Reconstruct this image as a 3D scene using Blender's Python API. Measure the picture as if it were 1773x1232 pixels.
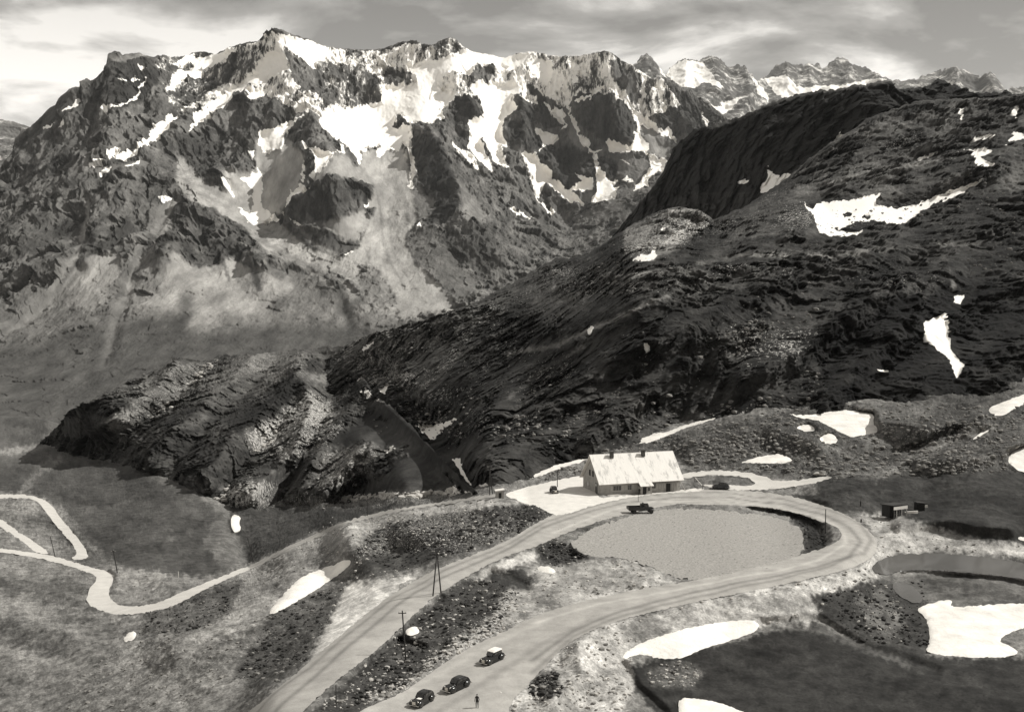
import bpy, bmesh, math, random
import numpy as np
from mathutils import Vector, Matrix, geometry
random.seed(4); RNG=np.random.RandomState(11)
for o in list(bpy.data.objects): bpy.data.objects.remove(o)
scn=bpy.context.scene
# ---------------------------------------------------------------- camera
W,H,F=1773.0,1232.0,2100.0
PITCH=math.atan(136/F); CAMZ=50.0
camd=bpy.data.cameras.new('camera'); camo=bpy.data.objects.new('camera',camd); scn.collection.objects.link(camo)
camo.location=(0,0,CAMZ); camo.rotation_euler=(math.pi/2-PITCH,0,0)
camd.sensor_width=36; camd.lens=F/W*36; camd.clip_start=1; camd.clip_end=60000
scn.camera=camo
# ---------------------------------------------------------------- sky, sun, exposure
SUN_EL=math.radians(44); SUN_AZ=math.radians(80)   # azimuth clockwise from +Y (the view direction)
w=bpy.data.worlds.new('World'); scn.world=w; w.use_nodes=True
nt=w.node_tree; N=nt.nodes; L=nt.links
for n in list(N): N.remove(n)
out=N.new('ShaderNodeOutputWorld'); bg=N.new('ShaderNodeBackground'); bg.inputs['Strength'].default_value=0.1
sky=N.new('ShaderNodeTexSky'); sky.sky_type='NISHITA'; sky.sun_disc=False; sky.sun_elevation=SUN_EL; sky.sun_rotation=SUN_AZ; sky.altitude=2500
bw=N.new('ShaderNodeRGBToBW'); L.new(sky.outputs[0],bw.inputs[0])
tc=N.new('ShaderNodeTexCoord')
mp=N.new('ShaderNodeMapping'); mp.inputs['Scale'].default_value=(3.0,3.0,8.5); mp.inputs['Location'].default_value=(0,0,.0); mp.inputs['Rotation'].default_value=(0,math.radians(9),0); L.new(tc.outputs['Generated'],mp.inputs[0])
cn=N.new('ShaderNodeTexNoise'); cn.inputs['Scale'].default_value=1.9; cn.inputs['Detail'].default_value=9; cn.inputs['Roughness'].default_value=.52; cn.inputs['Distortion'].default_value=.25
L.new(mp.outputs[0],cn.inputs['Vector'])
cr=N.new('ShaderNodeValToRGB'); L.new(cn.outputs['Fac'],cr.inputs[0])
el=cr.color_ramp.elements; el[0].position=.42; el[0].color=(2.6,2.6,2.6,1); el[1].position=.59; el[1].color=(9,9,9,1)
e=el.new(.5); e.color=(4.3,4.3,4.3,1)
# clouds thin and brighten towards the horizon
sx=N.new('ShaderNodeSeparateXYZ'); L.new(tc.outputs['Generated'],sx.inputs[0])
mr=N.new('ShaderNodeMapRange'); mr.inputs[1].default_value=.10; mr.inputs[2].default_value=.24; mr.inputs[3].default_value=1.6; mr.inputs[4].default_value=.88
L.new(sx.outputs['Z'],mr.inputs[0])
ml=N.new('ShaderNodeMath'); ml.operation='MULTIPLY'; L.new(cr.outputs[0],ml.inputs[0]); L.new(mr.outputs[0],ml.inputs[1])
mx=N.new('ShaderNodeMix'); mx.data_type='FLOAT'; mx.inputs[0].default_value=.88; L.new(bw.outputs[0],mx.inputs[2]); L.new(ml.outputs[0],mx.inputs[3])
tint=N.new('ShaderNodeMix'); tint.data_type='RGBA'; tint.blend_type='MULTIPLY'; tint.inputs[0].default_value=1
L.new(mx.outputs[0],tint.inputs[6]); tint.inputs[7].default_value=(1.0,.965,.908,1)
L.new(tint.outputs[2],bg.inputs[0]); L.new(bg.outputs[0],out.inputs[0])
sd=bpy.data.lights.new('sun','SUN'); sd.energy=5.0; sd.angle=math.radians(.5); sd.color=(1.0,.985,.94)
so=bpy.data.objects.new('sun',sd); scn.collection.objects.link(so)
sv=Vector((math.cos(SUN_EL)*math.sin(SUN_AZ),math.cos(SUN_EL)*math.cos(SUN_AZ),math.sin(SUN_EL)))
so.rotation_euler=sv.to_track_quat('Z','Y').to_euler()
scn.view_settings.view_transform='Standard'; scn.view_settings.look='None'; scn.view_settings.exposure=0; scn.view_settings.gamma=1
STEP=1.4; ca_,sa_=math.cos(math.radians(24)),math.sin(math.radians(24))
# ---------------------------------------------------------------- numeric helpers
CP,SP=math.cos(PITCH),math.sin(PITCH)
def world(u,v,d):
    x=(u-W/2)/F; y=(H/2-v)/F
    return np.stack([d*x, d*(CP+y*SP), CAMZ+d*(-SP+y*CP)],-1)
def depth_h(u,v,h): return (h-CAMZ)/(-SP+(H/2-v)/F*CP)
def hash3(i,j,k,seed):
    n=(i*73856093)^(j*19349663)^(k*83492791)^(seed*2654435761 & 0x7fffffff)
    n=n&0xffffffff; n=((n^(n>>15))*2246822519)&0xffffffff; n=((n^(n>>13))*3266489917)&0xffffffff
    return (n^(n>>16))
G12=np.array([[1,1,0],[-1,1,0],[1,-1,0],[-1,-1,0],[1,0,1],[-1,0,1],[1,0,-1],[-1,0,-1],[0,1,1],[0,-1,1],[0,1,-1],[0,-1,-1]],float)
def perlin(P,seed=0):
    Pi=np.floor(P).astype(np.int64); f=P-Pi; s=f*f*f*(f*(f*6-15)+10)
    r=0
    for a in (0,1):
        for b in (0,1):
            for c in (0,1):
                h=hash3(Pi[:,0]+a,Pi[:,1]+b,Pi[:,2]+c,seed)%12
                g=G12[h]
                dt=g[:,0]*(f[:,0]-a)+g[:,1]*(f[:,1]-b)+g[:,2]*(f[:,2]-c)
                wgt=(s[:,0] if a else 1-s[:,0])*(s[:,1] if b else 1-s[:,1])*(s[:,2] if c else 1-s[:,2])
                r=r+wgt*dt
    return r
def fbm(P,octv=5,seed=0,rough=.5,ridged=False):
    t=np.zeros(len(P)); a=1.0; n=0
    for o in range(octv):
        p=perlin(P*(2.03**o)+o*17.3,seed+o)
        if ridged: p=.55-np.abs(p)*2
        t+=a*p; n+=a; a*=rough
    return t/n
def facets(P,seed=0,a=1.0,b=.9):
    """angular blocks: every cell of a jittered lattice is a tilted plane"""
    base=np.floor(P-.5).astype(np.int64); best=np.full(len(P),1e9); val=np.zeros(len(P))
    for i in (0,1):
        for j in (0,1):
            for k in (0,1):
                h=hash3(base[:,0]+i,base[:,1]+j,base[:,2]+k,seed)
                r=[((h>>(s_*7))&127)/127.0-.5 for s_ in range(4)]
                o=[P[:,q]-(base[:,q]+(i,j,k)[q]+.5+r[q]*.8) for q in range(3)]
                d=o[0]**2+o[1]**2+o[2]**2; m=d<best
                v=r[3]*a+((r[1]+r[3])*o[0]+(r[2]-r[0])*o[1]+(r[0]+r[1])*o[2])*b*2
                val=np.where(m,v,val); best=np.where(m,d,best)
    return val
def tps(pts):
    """thin plate spline through (u,v,q)"""
    P=np.array(pts,float); X=P[:,:2]/500.0; q=P[:,2]
    n=len(P); r=np.linalg.norm(X[:,None]-X[None],axis=2); K=np.where(r>0,r*r*np.log(r+1e-12),0)+np.eye(n)*1e-4
    A=np.zeros((n+3,n+3)); A[:n,:n]=K; A[:n,n]=1; A[:n,n+1:]=X; A[n,:n]=1; A[n+1:,:n]=X.T
    b=np.zeros(n+3); b[:n]=q; c=np.linalg.solve(A,b)
    def ev(u,v):
        u=np.asarray(u,float).ravel(); v=np.asarray(v,float).ravel(); o=np.zeros(len(u))
        for s in range(0,len(u),60000):
            Y=np.stack([u[s:s+60000],v[s:s+60000]],-1)/500.0
            rr=np.sqrt(((Y[:,None]-X[None])**2).sum(2)); KK=rr*rr*np.log(rr+1e-12)
            o[s:s+60000]=KK@c[:n]+c[n]+Y@c[n+1:]
        return o
    return ev
# maps live on a grid of one sample per photo pixel with a margin
OX,OY=80,60; MW,MH=1773+160,1232+160
def newmap(v=0.0): return np.full((MH,MW),float(v),np.float32)
def poly_mask(poly):
    P=np.array(poly,float)+[OX,OY]
    x0=max(0,int(P[:,0].min())-1); x1=min(MW,int(P[:,0].max())+2); y0=max(0,int(P[:,1].min())-1); y1=min(MH,int(P[:,1].max())+2)
    if x1<=x0 or y1<=y0: return None
    X,Y=np.meshgrid(np.arange(x0,x1)+.01,np.arange(y0,y1)+.013); ins=np.zeros(X.shape,bool)
    n=len(P)
    for i in range(n):
        xa,ya=P[i]; xb,yb=P[(i+1)%n]
        if ya==yb: continue
        c=((ya>Y)!=(yb>Y))&(X<(xb-xa)*(Y-ya)/(yb-ya)+xa); ins^=c
    return (y0,y1,x0,x1,ins)
def paint(m,poly,val):
    r=poly_mask(poly)
    if r is None: return
    y0,y1,x0,x1,ins=r; m[y0:y1,x0:x1][ins]=val
def line_dist(pl,w):
    P=np.array(pl,float)+[OX,OY]
    x0=max(0,int(P[:,0].min()-w)-1); x1=min(MW,int(P[:,0].max()+w)+2); y0=max(0,int(P[:,1].min()-w)-1); y1=min(MH,int(P[:,1].max()+w)+2)
    X,Y=np.meshgrid(np.arange(x0,x1),np.arange(y0,y1)); D=np.full(X.shape,1e9)
    for a,b in zip(P[:-1],P[1:]):
        ab=b-a; t=np.clip(((X-a[0])*ab[0]+(Y-a[1])*ab[1])/(ab@ab+1e-9),0,1)
        D=np.minimum(D,np.hypot(X-a[0]-t*ab[0],Y-a[1]-t*ab[1]))
    return y0,y1,x0,x1,D
def stroke(m,pl,w,val):
    y0,y1,x0,x1,D=line_dist(pl,w); m[y0:y1,x0:x1][D<w]=val
def ridge(m,pl,w,amp,pw=1.0):
    y0,y1,x0,x1,D=line_dist(pl,w); t=np.clip(1-D/w,0,1)**pw*amp
    s=m[y0:y1,x0:x1]; m[y0:y1,x0:x1]=np.where(abs(t)>0, np.where(amp>0,np.maximum(s,t)+.25*np.minimum(s,t)*(s>0),s+t), s)
def blur(m,r,it=2):
    r=int(r)
    for _ in range(it):
        for ax in (0,1):
            c=np.cumsum(np.pad(m,[(r+1,r) if a==ax else (0,0) for a in (0,1)],mode='edge'),axis=ax,dtype=np.float64)
            m=((c[2*r+1:]-c[:-2*r-1]) if ax==0 else (c[:,2*r+1:]-c[:,:-2*r-1]))/(2*r+1)
    return m.astype(np.float32)
_gx,_gy=np.meshgrid(np.arange(0,MW+4,4),np.arange(0,MH+4,4))
def patchy(sx,sy,seed,oct_=4,rot=0.0):
    """slow irregular variation of ground cover, mean 0, on the map grid"""
    x=_gx*math.cos(rot)-_gy*math.sin(rot); y=_gx*math.sin(rot)+_gy*math.cos(rot)
    f=fbm(np.stack([x.ravel()/sx,y.ravel()/sy,np.full(x.size,seed*3.7)],-1),oct_,seed,.6).reshape(x.shape)
    f=np.repeat(np.repeat(f,4,0),4,1)[:MH,:MW]
    return blur(f.astype(np.float32),2,1)
def samp(m,u,v):
    x=np.clip(u+OX,0,MW-1.001); y=np.clip(v+OY,0,MH-1.001); i=x.astype(int); j=y.astype(int); fx=x-i; fy=y-j
    return (m[j,i]*(1-fx)+m[j,i+1]*fx)*(1-fy)+(m[j+1,i]*(1-fx)+m[j+1,i+1]*fx)*fy
TILE={'T1':(0,40,.2597),'T2':(400,40,.2597),'T3':(800,60,.2597),'T4':(0,340,.2597),'T5':(400,300,.2597),'T6':(1080,60,.3909),'T7':(0,560,.485),'T8':(1000,640,.436),
 'Z3':(0,600,.5131),'Z4':(880,600,.5129),'ZL':(0,840,.2369),'P':(0,0,1)}
def Q(t,*c):
    ox,oy,s=TILE[t]; return [(ox+s*c[i],oy+s*c[i+1]) for i in range(0,len(c),2)]
def setp(o,label=None,cat=None,group=None,kind=None):
    if label: o['label']=label
    if cat: o['category']=cat
    if group: o['group']=group
    if kind: o['kind']=kind
    return o
# ---------------------------------------------------------------- materials
def gray(v): return (v,v*.955,v*.885,1)
def tmat(name,s1,s2,bump,stretch=(1,1,1),rot=(0,0,0),speck=.35,var=(.45,1.55),soft=8,snowcol=.86,rmin=.5,v2=(.65,1.35)):
    m=bpy.data.materials.new(name); m.use_nodes=True; nt=m.node_tree; N=nt.nodes; L=nt.links
    b=N['Principled BSDF']; b.inputs['Roughness'].default_value=.95; b.inputs['Specular IOR Level'].default_value=.15
    at=N.new('ShaderNodeAttribute'); at.attribute_name='cov'; sp=N.new('ShaderNodeSeparateColor'); L.new(at.outputs['Color'],sp.inputs[0])
    tc=N.new('ShaderNodeTexCoord'); mp=N.new('ShaderNodeMapping'); mp.inputs['Scale'].default_value=stretch; 
    mr0=N.new('ShaderNodeMapping'); mr0.inputs['Rotation'].default_value=rot; L.new(tc.outputs['Object'],mr0.inputs[0]); L.new(mr0.outputs[0],mp.inputs[0])
    def noise(s,d,r):
        n=N.new('ShaderNodeTexNoise'); n.inputs['Scale'].default_value=s; n.inputs['Detail'].default_value=d; n.inputs['Roughness'].default_value=r; L.new(mp.outputs[0],n.inputs['Vector']); return n.outputs['Fac']
    n1=noise(s1,9,.65); n2=noise(s2,5,.7)
    def math_(op,a,b_,clamp=False):
        n=N.new('ShaderNodeMath'); n.operation=op; n.use_clamp=clamp
        for i,x in enumerate((a,b_)):
            if isinstance(x,(int,float)): n.inputs[i].default_value=x
            else: L.new(x,n.inputs[i])
        return n.outputs[0]
    r=N.new('ShaderNodeMapRange'); L.new(n1,r.inputs[0]); r.inputs[1].default_value=.33; r.inputs[2].default_value=.67; r.inputs[3].default_value=var[0]; r.inputs[4].default_value=var[1]
    r2=N.new('ShaderNodeMapRange'); L.new(n2,r2.inputs[0]); r2.inputs[1].default_value=.3; r2.inputs[2].default_value=.7; r2.inputs[3].default_value=v2[0]; r2.inputs[4].default_value=v2[1]
    vv=math_('MULTIPLY',r.outputs[0],r2.outputs[0])
    # the B channel flattens the mottling on scree (rough = alpha)
    tone=math_('MULTIPLY',sp.outputs[1],math_('ADD',math_('MULTIPLY',math_('SUBTRACT',vv,1.0),math_('ADD',math_('MULTIPLY',at.outputs['Alpha'],1-rmin),rmin)),1.0))
    thr=math_('SUBTRACT',.74,math_('MULTIPLY',sp.outputs[2],.45))
    sf=math_('MULTIPLY',math_('SUBTRACT',n2,thr),14,True)
    n3=math_('SUBTRACT',n1,.5); n4=math_('SUBTRACT',n2,.5)
    sn=math_('ADD',math_('MULTIPLY',math_('SUBTRACT',math_('ADD',math_('ADD',sp.outputs[0],math_('MULTIPLY',n3,1.1)),math_('MULTIPLY',n4,.7)),.5),soft),.5,True)
    t1=N.new('ShaderNodeMix'); t1.data_type='FLOAT'; L.new(sf,t1.inputs[0]); L.new(tone,t1.inputs[2]); t1.inputs[3].default_value=speck
    t2=N.new('ShaderNodeMix'); t2.data_type='FLOAT'; L.new(sn,t2.inputs[0]); L.new(t1.outputs[0],t2.inputs[2]); t2.inputs[3].default_value=snowcol
    c=N.new('ShaderNodeMix'); c.data_type='RGBA'; c.blend_type='MULTIPLY'; c.inputs[0].default_value=1; L.new(t2.outputs[0],c.inputs[6]); c.inputs[7].default_value=(1,.965,.908,1)
    L.new(c.outputs[2],b.inputs['Base Color'])
    bp=N.new('ShaderNodeBump'); bp.inputs['Distance'].default_value=bump
    hgt=math_('ADD',n1,math_('MULTIPLY',n2,.35)); L.new(hgt,bp.inputs['Height'])
    L.new(math_('MULTIPLY',math_('SUBTRACT',1.0,sn),math_('ADD',math_('MULTIPLY',at.outputs['Alpha'],.8),.2)),bp.inputs['Strength'])
    L.new(bp.outputs[0],b.inputs['Normal'])
    return m
def smat(name,val,rough=.8,ns=None,amp=.25,bump=0,metal=0,spec=.3,col=None,stretch=(1,1,1)):
    m=bpy.data.materials.new(name); m.use_nodes=True; N=m.node_tree.nodes; L=m.node_tree.links; b=N['Principled BSDF']
    b.inputs['Roughness'].default_value=rough; b.inputs['Metallic'].default_value=metal; b.inputs['Specular IOR Level'].default_value=spec
    base=col or gray(val); ns=ns or 2.0
    tc=N.new('ShaderNodeTexCoord'); mp=N.new('ShaderNodeMapping'); mp.inputs['Scale'].default_value=stretch; L.new(tc.outputs['Object'],mp.inputs[0])
    n=N.new('ShaderNodeTexNoise'); n.inputs['Scale'].default_value=ns; n.inputs['Detail'].default_value=7; n.inputs['Roughness'].default_value=.65; L.new(mp.outputs[0],n.inputs['Vector'])
    r=N.new('ShaderNodeMapRange'); r.inputs[1].default_value=.3; r.inputs[2].default_value=.7; r.inputs[3].default_value=1-amp; r.inputs[4].default_value=1+amp; L.new(n.outputs['Fac'],r.inputs[0])
    c=N.new('ShaderNodeMix'); c.data_type='RGBA'; c.blend_type='MULTIPLY'; c.inputs[0].default_value=1; c.inputs[6].default_value=base; L.new(r.outputs[0],c.inputs[7]); L.new(c.outputs[2],b.inputs['Base Color'])
    if bump:
        bp=N.new('ShaderNodeBump'); bp.inputs['Distance'].default_value=bump; L.new(n.outputs['Fac'],bp.inputs['Height']); L.new(bp.outputs[0],b.inputs['Normal'])
    return m
# ---------------------------------------------------------------- terrain sheet builder
def sheet(name,mat,top,bottom,u0,u1,depth,relief,snow,tone,speck,rough,noise,jag=1.0,jw=12,step=None,warp=2.0,back=8,backk=.03,post=None,seed=0,drop=.5):
    """depth(u,v)->metres, relief map = fraction of depth pulled towards viewer, noise(P,rough)->dx,dy,dz metres"""
    st=step or STEP
    us=np.arange(u0,u1+st,st)
    if u1>=1850: us=np.concatenate([us,us[-1]+np.cumsum(np.minimum(2*1.06**np.arange(90),14))])
    if u0<=-75: us=np.concatenate([us[0]-np.cumsum(np.minimum(2*1.06**np.arange(70),14))[::-1],us])
    tu=np.array(top,float); tv=np.interp(us,tu[:,0],tu[:,1])
    P=np.stack([us/jw,us*0,us*0+seed],-1); tv=tv-jag*fbm(P,5,seed+3,.65)*jw*.5
    bu=np.array(bottom,float); bv=np.interp(us,bu[:,0],bu[:,1]); bv=np.maximum(bv,tv+2)
    nr=int((bv-tv).max()/st)+2
    t=np.linspace(0,1,nr)
    U=np.repeat(us[None],nr,0); V=tv[None]+(bv-tv)[None]*t[:,None]
    uf=U.ravel(); vf=V.ravel()
    D=depth(np.clip(uf,-80,1860),vf)*(1-samp(relief,uf,vf))
    Wp=world(uf,vf,D)
    pw=np.stack([uf/9,vf/9,uf*0+seed],-1)
    wu=uf+warp*3*fbm(pw,3,seed+21,.6); wv=vf+warp*3*fbm(pw+50,3,seed+22,.6)
    rg=samp(rough,wu,wv)
    cov=np.stack([samp(snow,wu,wv),samp(tone,wu,wv),samp(speck,wu,wv),rg],-1)
    dsp=noise(Wp,rg,uf,vf,D)
    fade=np.repeat(np.clip(np.arange(nr)/6.0,0.15,1)[:,None],len(us),1).ravel()
    Wp=Wp+dsp*fade[:,None]
    if post is not None: Wp=post(Wp,uf,vf)
    Wp=Wp.reshape(nr,len(us),3); cov=cov.reshape(nr,len(us),4)
    if back:
        rows=[];cr=[]
        d0=Wp[0]; dirv=d0-np.array([0,0,CAMZ]); dist=np.linalg.norm(dirv,axis=1,keepdims=True)
        dn=dirv/dist; dn[:,2]=0
        for k in range(back,0,-1):
            s=backk*dist*(k/back)**1.3*2
            rows.append(d0+dn*s-np.array([0,0,1])*s*drop); cr.append(cov[0])
        Wp=np.concatenate([np.array(rows),Wp],0); cov=np.concatenate([np.array(cr),cov],0); nr+=back
    nc=len(us)
    idx=np.arange(nr*nc).reshape(nr,nc)
    fa=np.stack([idx[:-1,:-1],idx[1:,:-1],idx[1:,1:],idx[:-1,1:]],-1).reshape(-1,4)
    return mk_np(name,Wp.reshape(-1,3),fa,mat,cov.reshape(-1,4))
def mk_np(name,V,Fc,mat,cov=None,smooth=True):
    me=bpy.data.meshes.new(name); nv=len(V); nf=len(Fc); k=Fc.shape[1]
    me.vertices.add(nv); me.vertices.foreach_set('co',V.astype(np.float32).ravel())
    me.loops.add(nf*k); me.loops.foreach_set('vertex_index',Fc.astype(np.int32).ravel())
    me.polygons.add(nf); me.polygons.foreach_set('loop_start',(np.arange(nf)*k).astype(np.int32))
    me.polygons.foreach_set('use_smooth',np.full(nf,smooth))
    me.update(calc_edges=True); me.materials.append(mat)
    if cov is not None:
        a=me.attributes.new('cov','FLOAT_COLOR','POINT'); a.data.foreach_set('color',np.clip(cov,0,1).astype(np.float32).ravel())
    o=bpy.data.objects.new(name,me); scn.collection.objects.link(o); setp(o,kind='structure'); return o
def dfun(pts): 
    ev=tps([(u,v,1000.0/d) for u,v,d in pts]); return lambda u,v: 1000.0/np.maximum(ev(u,v),.03)
gh=[# u,v,height
 (1100,850,0),(1040,862,0),(1180,850,0),(1000,880,0),(960,850,0),(900,850,-1),(1300,850,0),(1420,870,0),(1500,930,0),(1480,960,0),(1400,985,-.2),(950,1110,-1.7),(860,1180,-2.5),(800,1232,-3),(700,1232,-3),
 (1393,1003,-.2),(1331,1016,-.3),(1270,1029,-.45),(1208,1040,-.6),(1136,1057,-.8),(1085,1070,-.95),(1044,1083,-1.1),(1239,997,-.45),(1167,1011,-.6),(1111,1019,-.75),(1049,1032,-.95),(983,1047,-1.2),
 (1200,930,-1),(1050,930,-.7),(1350,940,-1.2),(1250,860,0),(850,940,-.6),(760,1000,-1),(690,1050,-1.5),(600,1120,-2.2),(480,1220,-3),(540,1180,-2.6),
 (1100,1105,-2.7),(1250,1075,-2.9),(1400,1050,-2.7),(1150,1150,-4.4),(1300,1130,-4.8),(1300,1190,-5.2),(1500,1150,-5.4),(1700,1200,-6),(1850,1290,-6.5),(1300,1290,-6),(1050,1232,-4.6),(960,1210,-3.8),(1500,1020,-2.8),(1650,1080,-5.5),(1850,1100,-5.5),(1600,975,-4),(1750,985,-4),(1530,985,-3.6),(1560,930,-.6),(1700,945,-1.2),(1850,960,-1.5),(1530,890,-.3),(1700,890,1),(1850,880,2),(1600,850,1),(1773,820,3),
 (1100,765,2.2),(1180,790,2),(1240,720,7.5),(1450,712,10),(1700,690,13),(1850,660,17),(1400,770,6),(1600,760,7),(1750,750,9),(1300,800,3),(1450,820,3),(1020,800,0),(950,820,-1),(860,845,-3),
 (820,862,-5),(700,890,-7),(780,900,-4),(640,930,-8),(700,960,-5),(560,1000,-11),(500,960,-18),(600,905,-11),(520,1060,-8),(420,1010,-20),(330,1018,-22),(180,1050,-24),(160,1010,-26),(0,955,-30),(250,1000,-27),(150,950,-32),(60,870,-42),(0,870,-43),(100,910,-38),
 (300,880,-38),(220,830,-48),(400,930,-36),(425,970,-33),(405,900,-40),(350,850,-45),(150,800,-60),(50,820,-56),(230,806,-52),(430,870,-41),(560,870,-36),(640,862,-32),(750,860,-16),(560,920,-21),(540,905,-30),(600,890,-24),(480,930,-33),
 (0,760,-85),(75,765,-82),(0,720,-125),(-80,720,-125),(90,715,-125),(-80,850,-45),(-80,960,-30),
 (0,1100,-25),(100,1130,-22),(0,1232,-22),(-80,1290,-24),(200,1180,-17),(300,1100,-16),(250,1060,-21),(400,1100,-12),(350,1200,-11),(430,1180,-7),(200,1290,-16),(400,1290,-7),(450,1120,-9),(600,1290,-3.5),(850,1290,-4),(1000,1000,-1.2),(920,990,-1.2),(850,1040,-2),(780,1080,-2.4),(700,1150,-3)]
gev=tps([(u,v,1000.0/depth_h(u,v,h)) for u,v,h in gh])
grel=newmap(); grelN=newmap()   # metres
for pl,wd,a in [(Q('P',850,868,700,892,620,918,520,985,420,1060,300,1115),62,3.5),(Q('P',240,812,330,846,400,900,415,950),60,4),(Q('P',140,1100,60,1080,-40,1060),50,1.5),(Q('P',330,870,250,930),80,3),(Q('P',1430,850,1490,838,1560,850),40,1.0),(Q('P',1200,770,1320,740,1420,760),40,2.0),(Q('P',1500,720,1600,740,1700,720),34,2.2),(Q('P',1600,800,1700,790,1773,770),26,1.6),(Q('P',200,1000,240,985,300,1005),30,1.6),
 (Q('P',700,930,790,905,930,890),30,1.0),(Q('P',880,1010,870,1060,790,1110),40,.8),(Q('P',1150,985,1110,1010),26,.9),(Q('P',1560,905,1640,900,1750,915),20,1.6),(Q('P',1000,1110,1010,1170,960,1210),36,1.0)]: ridge(grel if wd>45 else grelN,pl,wd,a)
for pl,wd,a in [(Q('P',600,1010,520,1090,440,1170,400,1232),52,-2.2),(Q('P',1300,876,1370,885,1418,910,1425,945,1380,985,1340,1000),20,-1.8),(Q('P',850,993,880,1000,908,1012),14,-1.0),(Q('P',940,960,1000,960),22,-1.0),(Q('P',400,880,420,930,430,975),30,-3),(Q('P',690,1105,735,1120),7,-.9),(Q('P',620,1160,690,1110,760,1035),14,-.7),
 (Q('P',1080,1150,1100,1190,1150,1232),14,-.8),(Q('P',1300,1080,1420,1075,1500,1120,1620,1160),14,-.7),(Q('P',1550,990,1600,985,1773,1010),10,-.9),(Q('P',1600,850,1700,855),18,-.4),(Q('P',380,1050,330,1080,240,1100),16,-1.2),(Q('P',1460,795,1600,770,1660,740),10,-.8)]: ridge(grel if wd>45 else grelN,pl,wd,a)
# patches that lie on the ground
def chaikin(p,n=2):
    p=np.array(p,float)
    for _ in range(n):
        q=np.roll(p,-1,0); p=np.stack([p*.75+q*.25,p*.25+q*.75],1).reshape(-1,2)
    return p
ROAD=Q('Z3',760,1300,840,1232,1000,1100,1130,990,1260,880,1380,800,1470,750,1600,700,1715,655)+Q('Z4',100,590,200,545,300,520,360,497,480,484,640,480,800,484,950,502,1080,541,1180,586,1238,640,1248,682,1220,722,1130,757,1000,787,880,812,760,837,640,860,500,892,400,917,320,942,260,967,200,1002,140,1060)+[(925,1175),(900,1198),(885,1215),(880,1240),(870,1290),(600,1290),(600,1245),(639,1222),(697,1200),(735,1172),(783,1138),(830,1112),(869,1095)]+Q('Z4',90,908,200,872,330,842,450,817,560,801,700,775,860,740,1000,700,1080,675,1122,650,1125,622,1095,603,1050,590,980,563,880,543,760,536,600,532,530,537,450,556,330,582,200,626,110,670)+Q('Z3',1720,700,1600,760,1500,820,1440,862,1290,1010,1130,1130,1020,1232,960,1300)
PLAZA=Q('P',868,856,900,846,930,839,970,829,1024,821,1030,850,1038,862,1060,860,1110,856,1175,850,1210,843,1225,850,1150,853,1080,862,1045,870,1015,879,985,889,960,892,935,880,905,870)
BACKROAD=Q('Z4',560,440,600,425,700,417,800,421,870,438,905,455,1000,448,1085,433,1100,443,1010,466,900,482,800,486,700,478,640,465,760,468,820,470,838,458,800,440,720,432,650,436,600,445)
LROAD=Q('ZL',-300,420,60,465,250,490,450,530,600,580,760,620,835,650,832,690,803,750,793,810,833,860,900,885,1080,880,1180,850,1260,810,1400,750,1500,712,1640,662,1760,605)+[(430,981),(436,986)]+Q('ZL',1773,640,1600,710,1450,785,1300,870,1150,925,1000,940,850,948,730,918,650,872,630,830,650,760,705,690,690,652,600,622,450,575,250,525,60,495,-300,460)
UROAD=[(424,982),(500,945),(560,917),(600,901),(650,888),(700,878),(800,863),(872,851),(872,859),(800,868),(700,883),(650,894),(600,907),(560,924),(500,953),(424,991)]
HAIRPIN=Q('ZL',-300,70,40,65,200,70,330,100,400,170,450,250,520,330,580,400,640,490,645,530,595,545,510,537,562,500,540,440,460,350,380,260,330,190,280,120,200,95,40,92,-300,100)
LTRACK=Q('ZL',-300,60,60,280,150,350,250,410,385,510,250,490,180,420,60,340,-300,120)
OVAL=Q('Z4',205,660,300,602,450,560,540,544,700,549,860,564,955,592,1000,625,990,708,900,738,750,772,590,793,540,770,460,735,380,712,280,712,230,690)
POND=Q('Z4',1215,745,1285,704,1400,698,1550,702,1741,730,1850,760,1850,810,1741,785,1600,768,1450,757,1340,754,1260,778)
POOL=Q('Z4',1285,795,1350,800,1395,835,1400,862,1370,868,1320,845)
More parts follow.
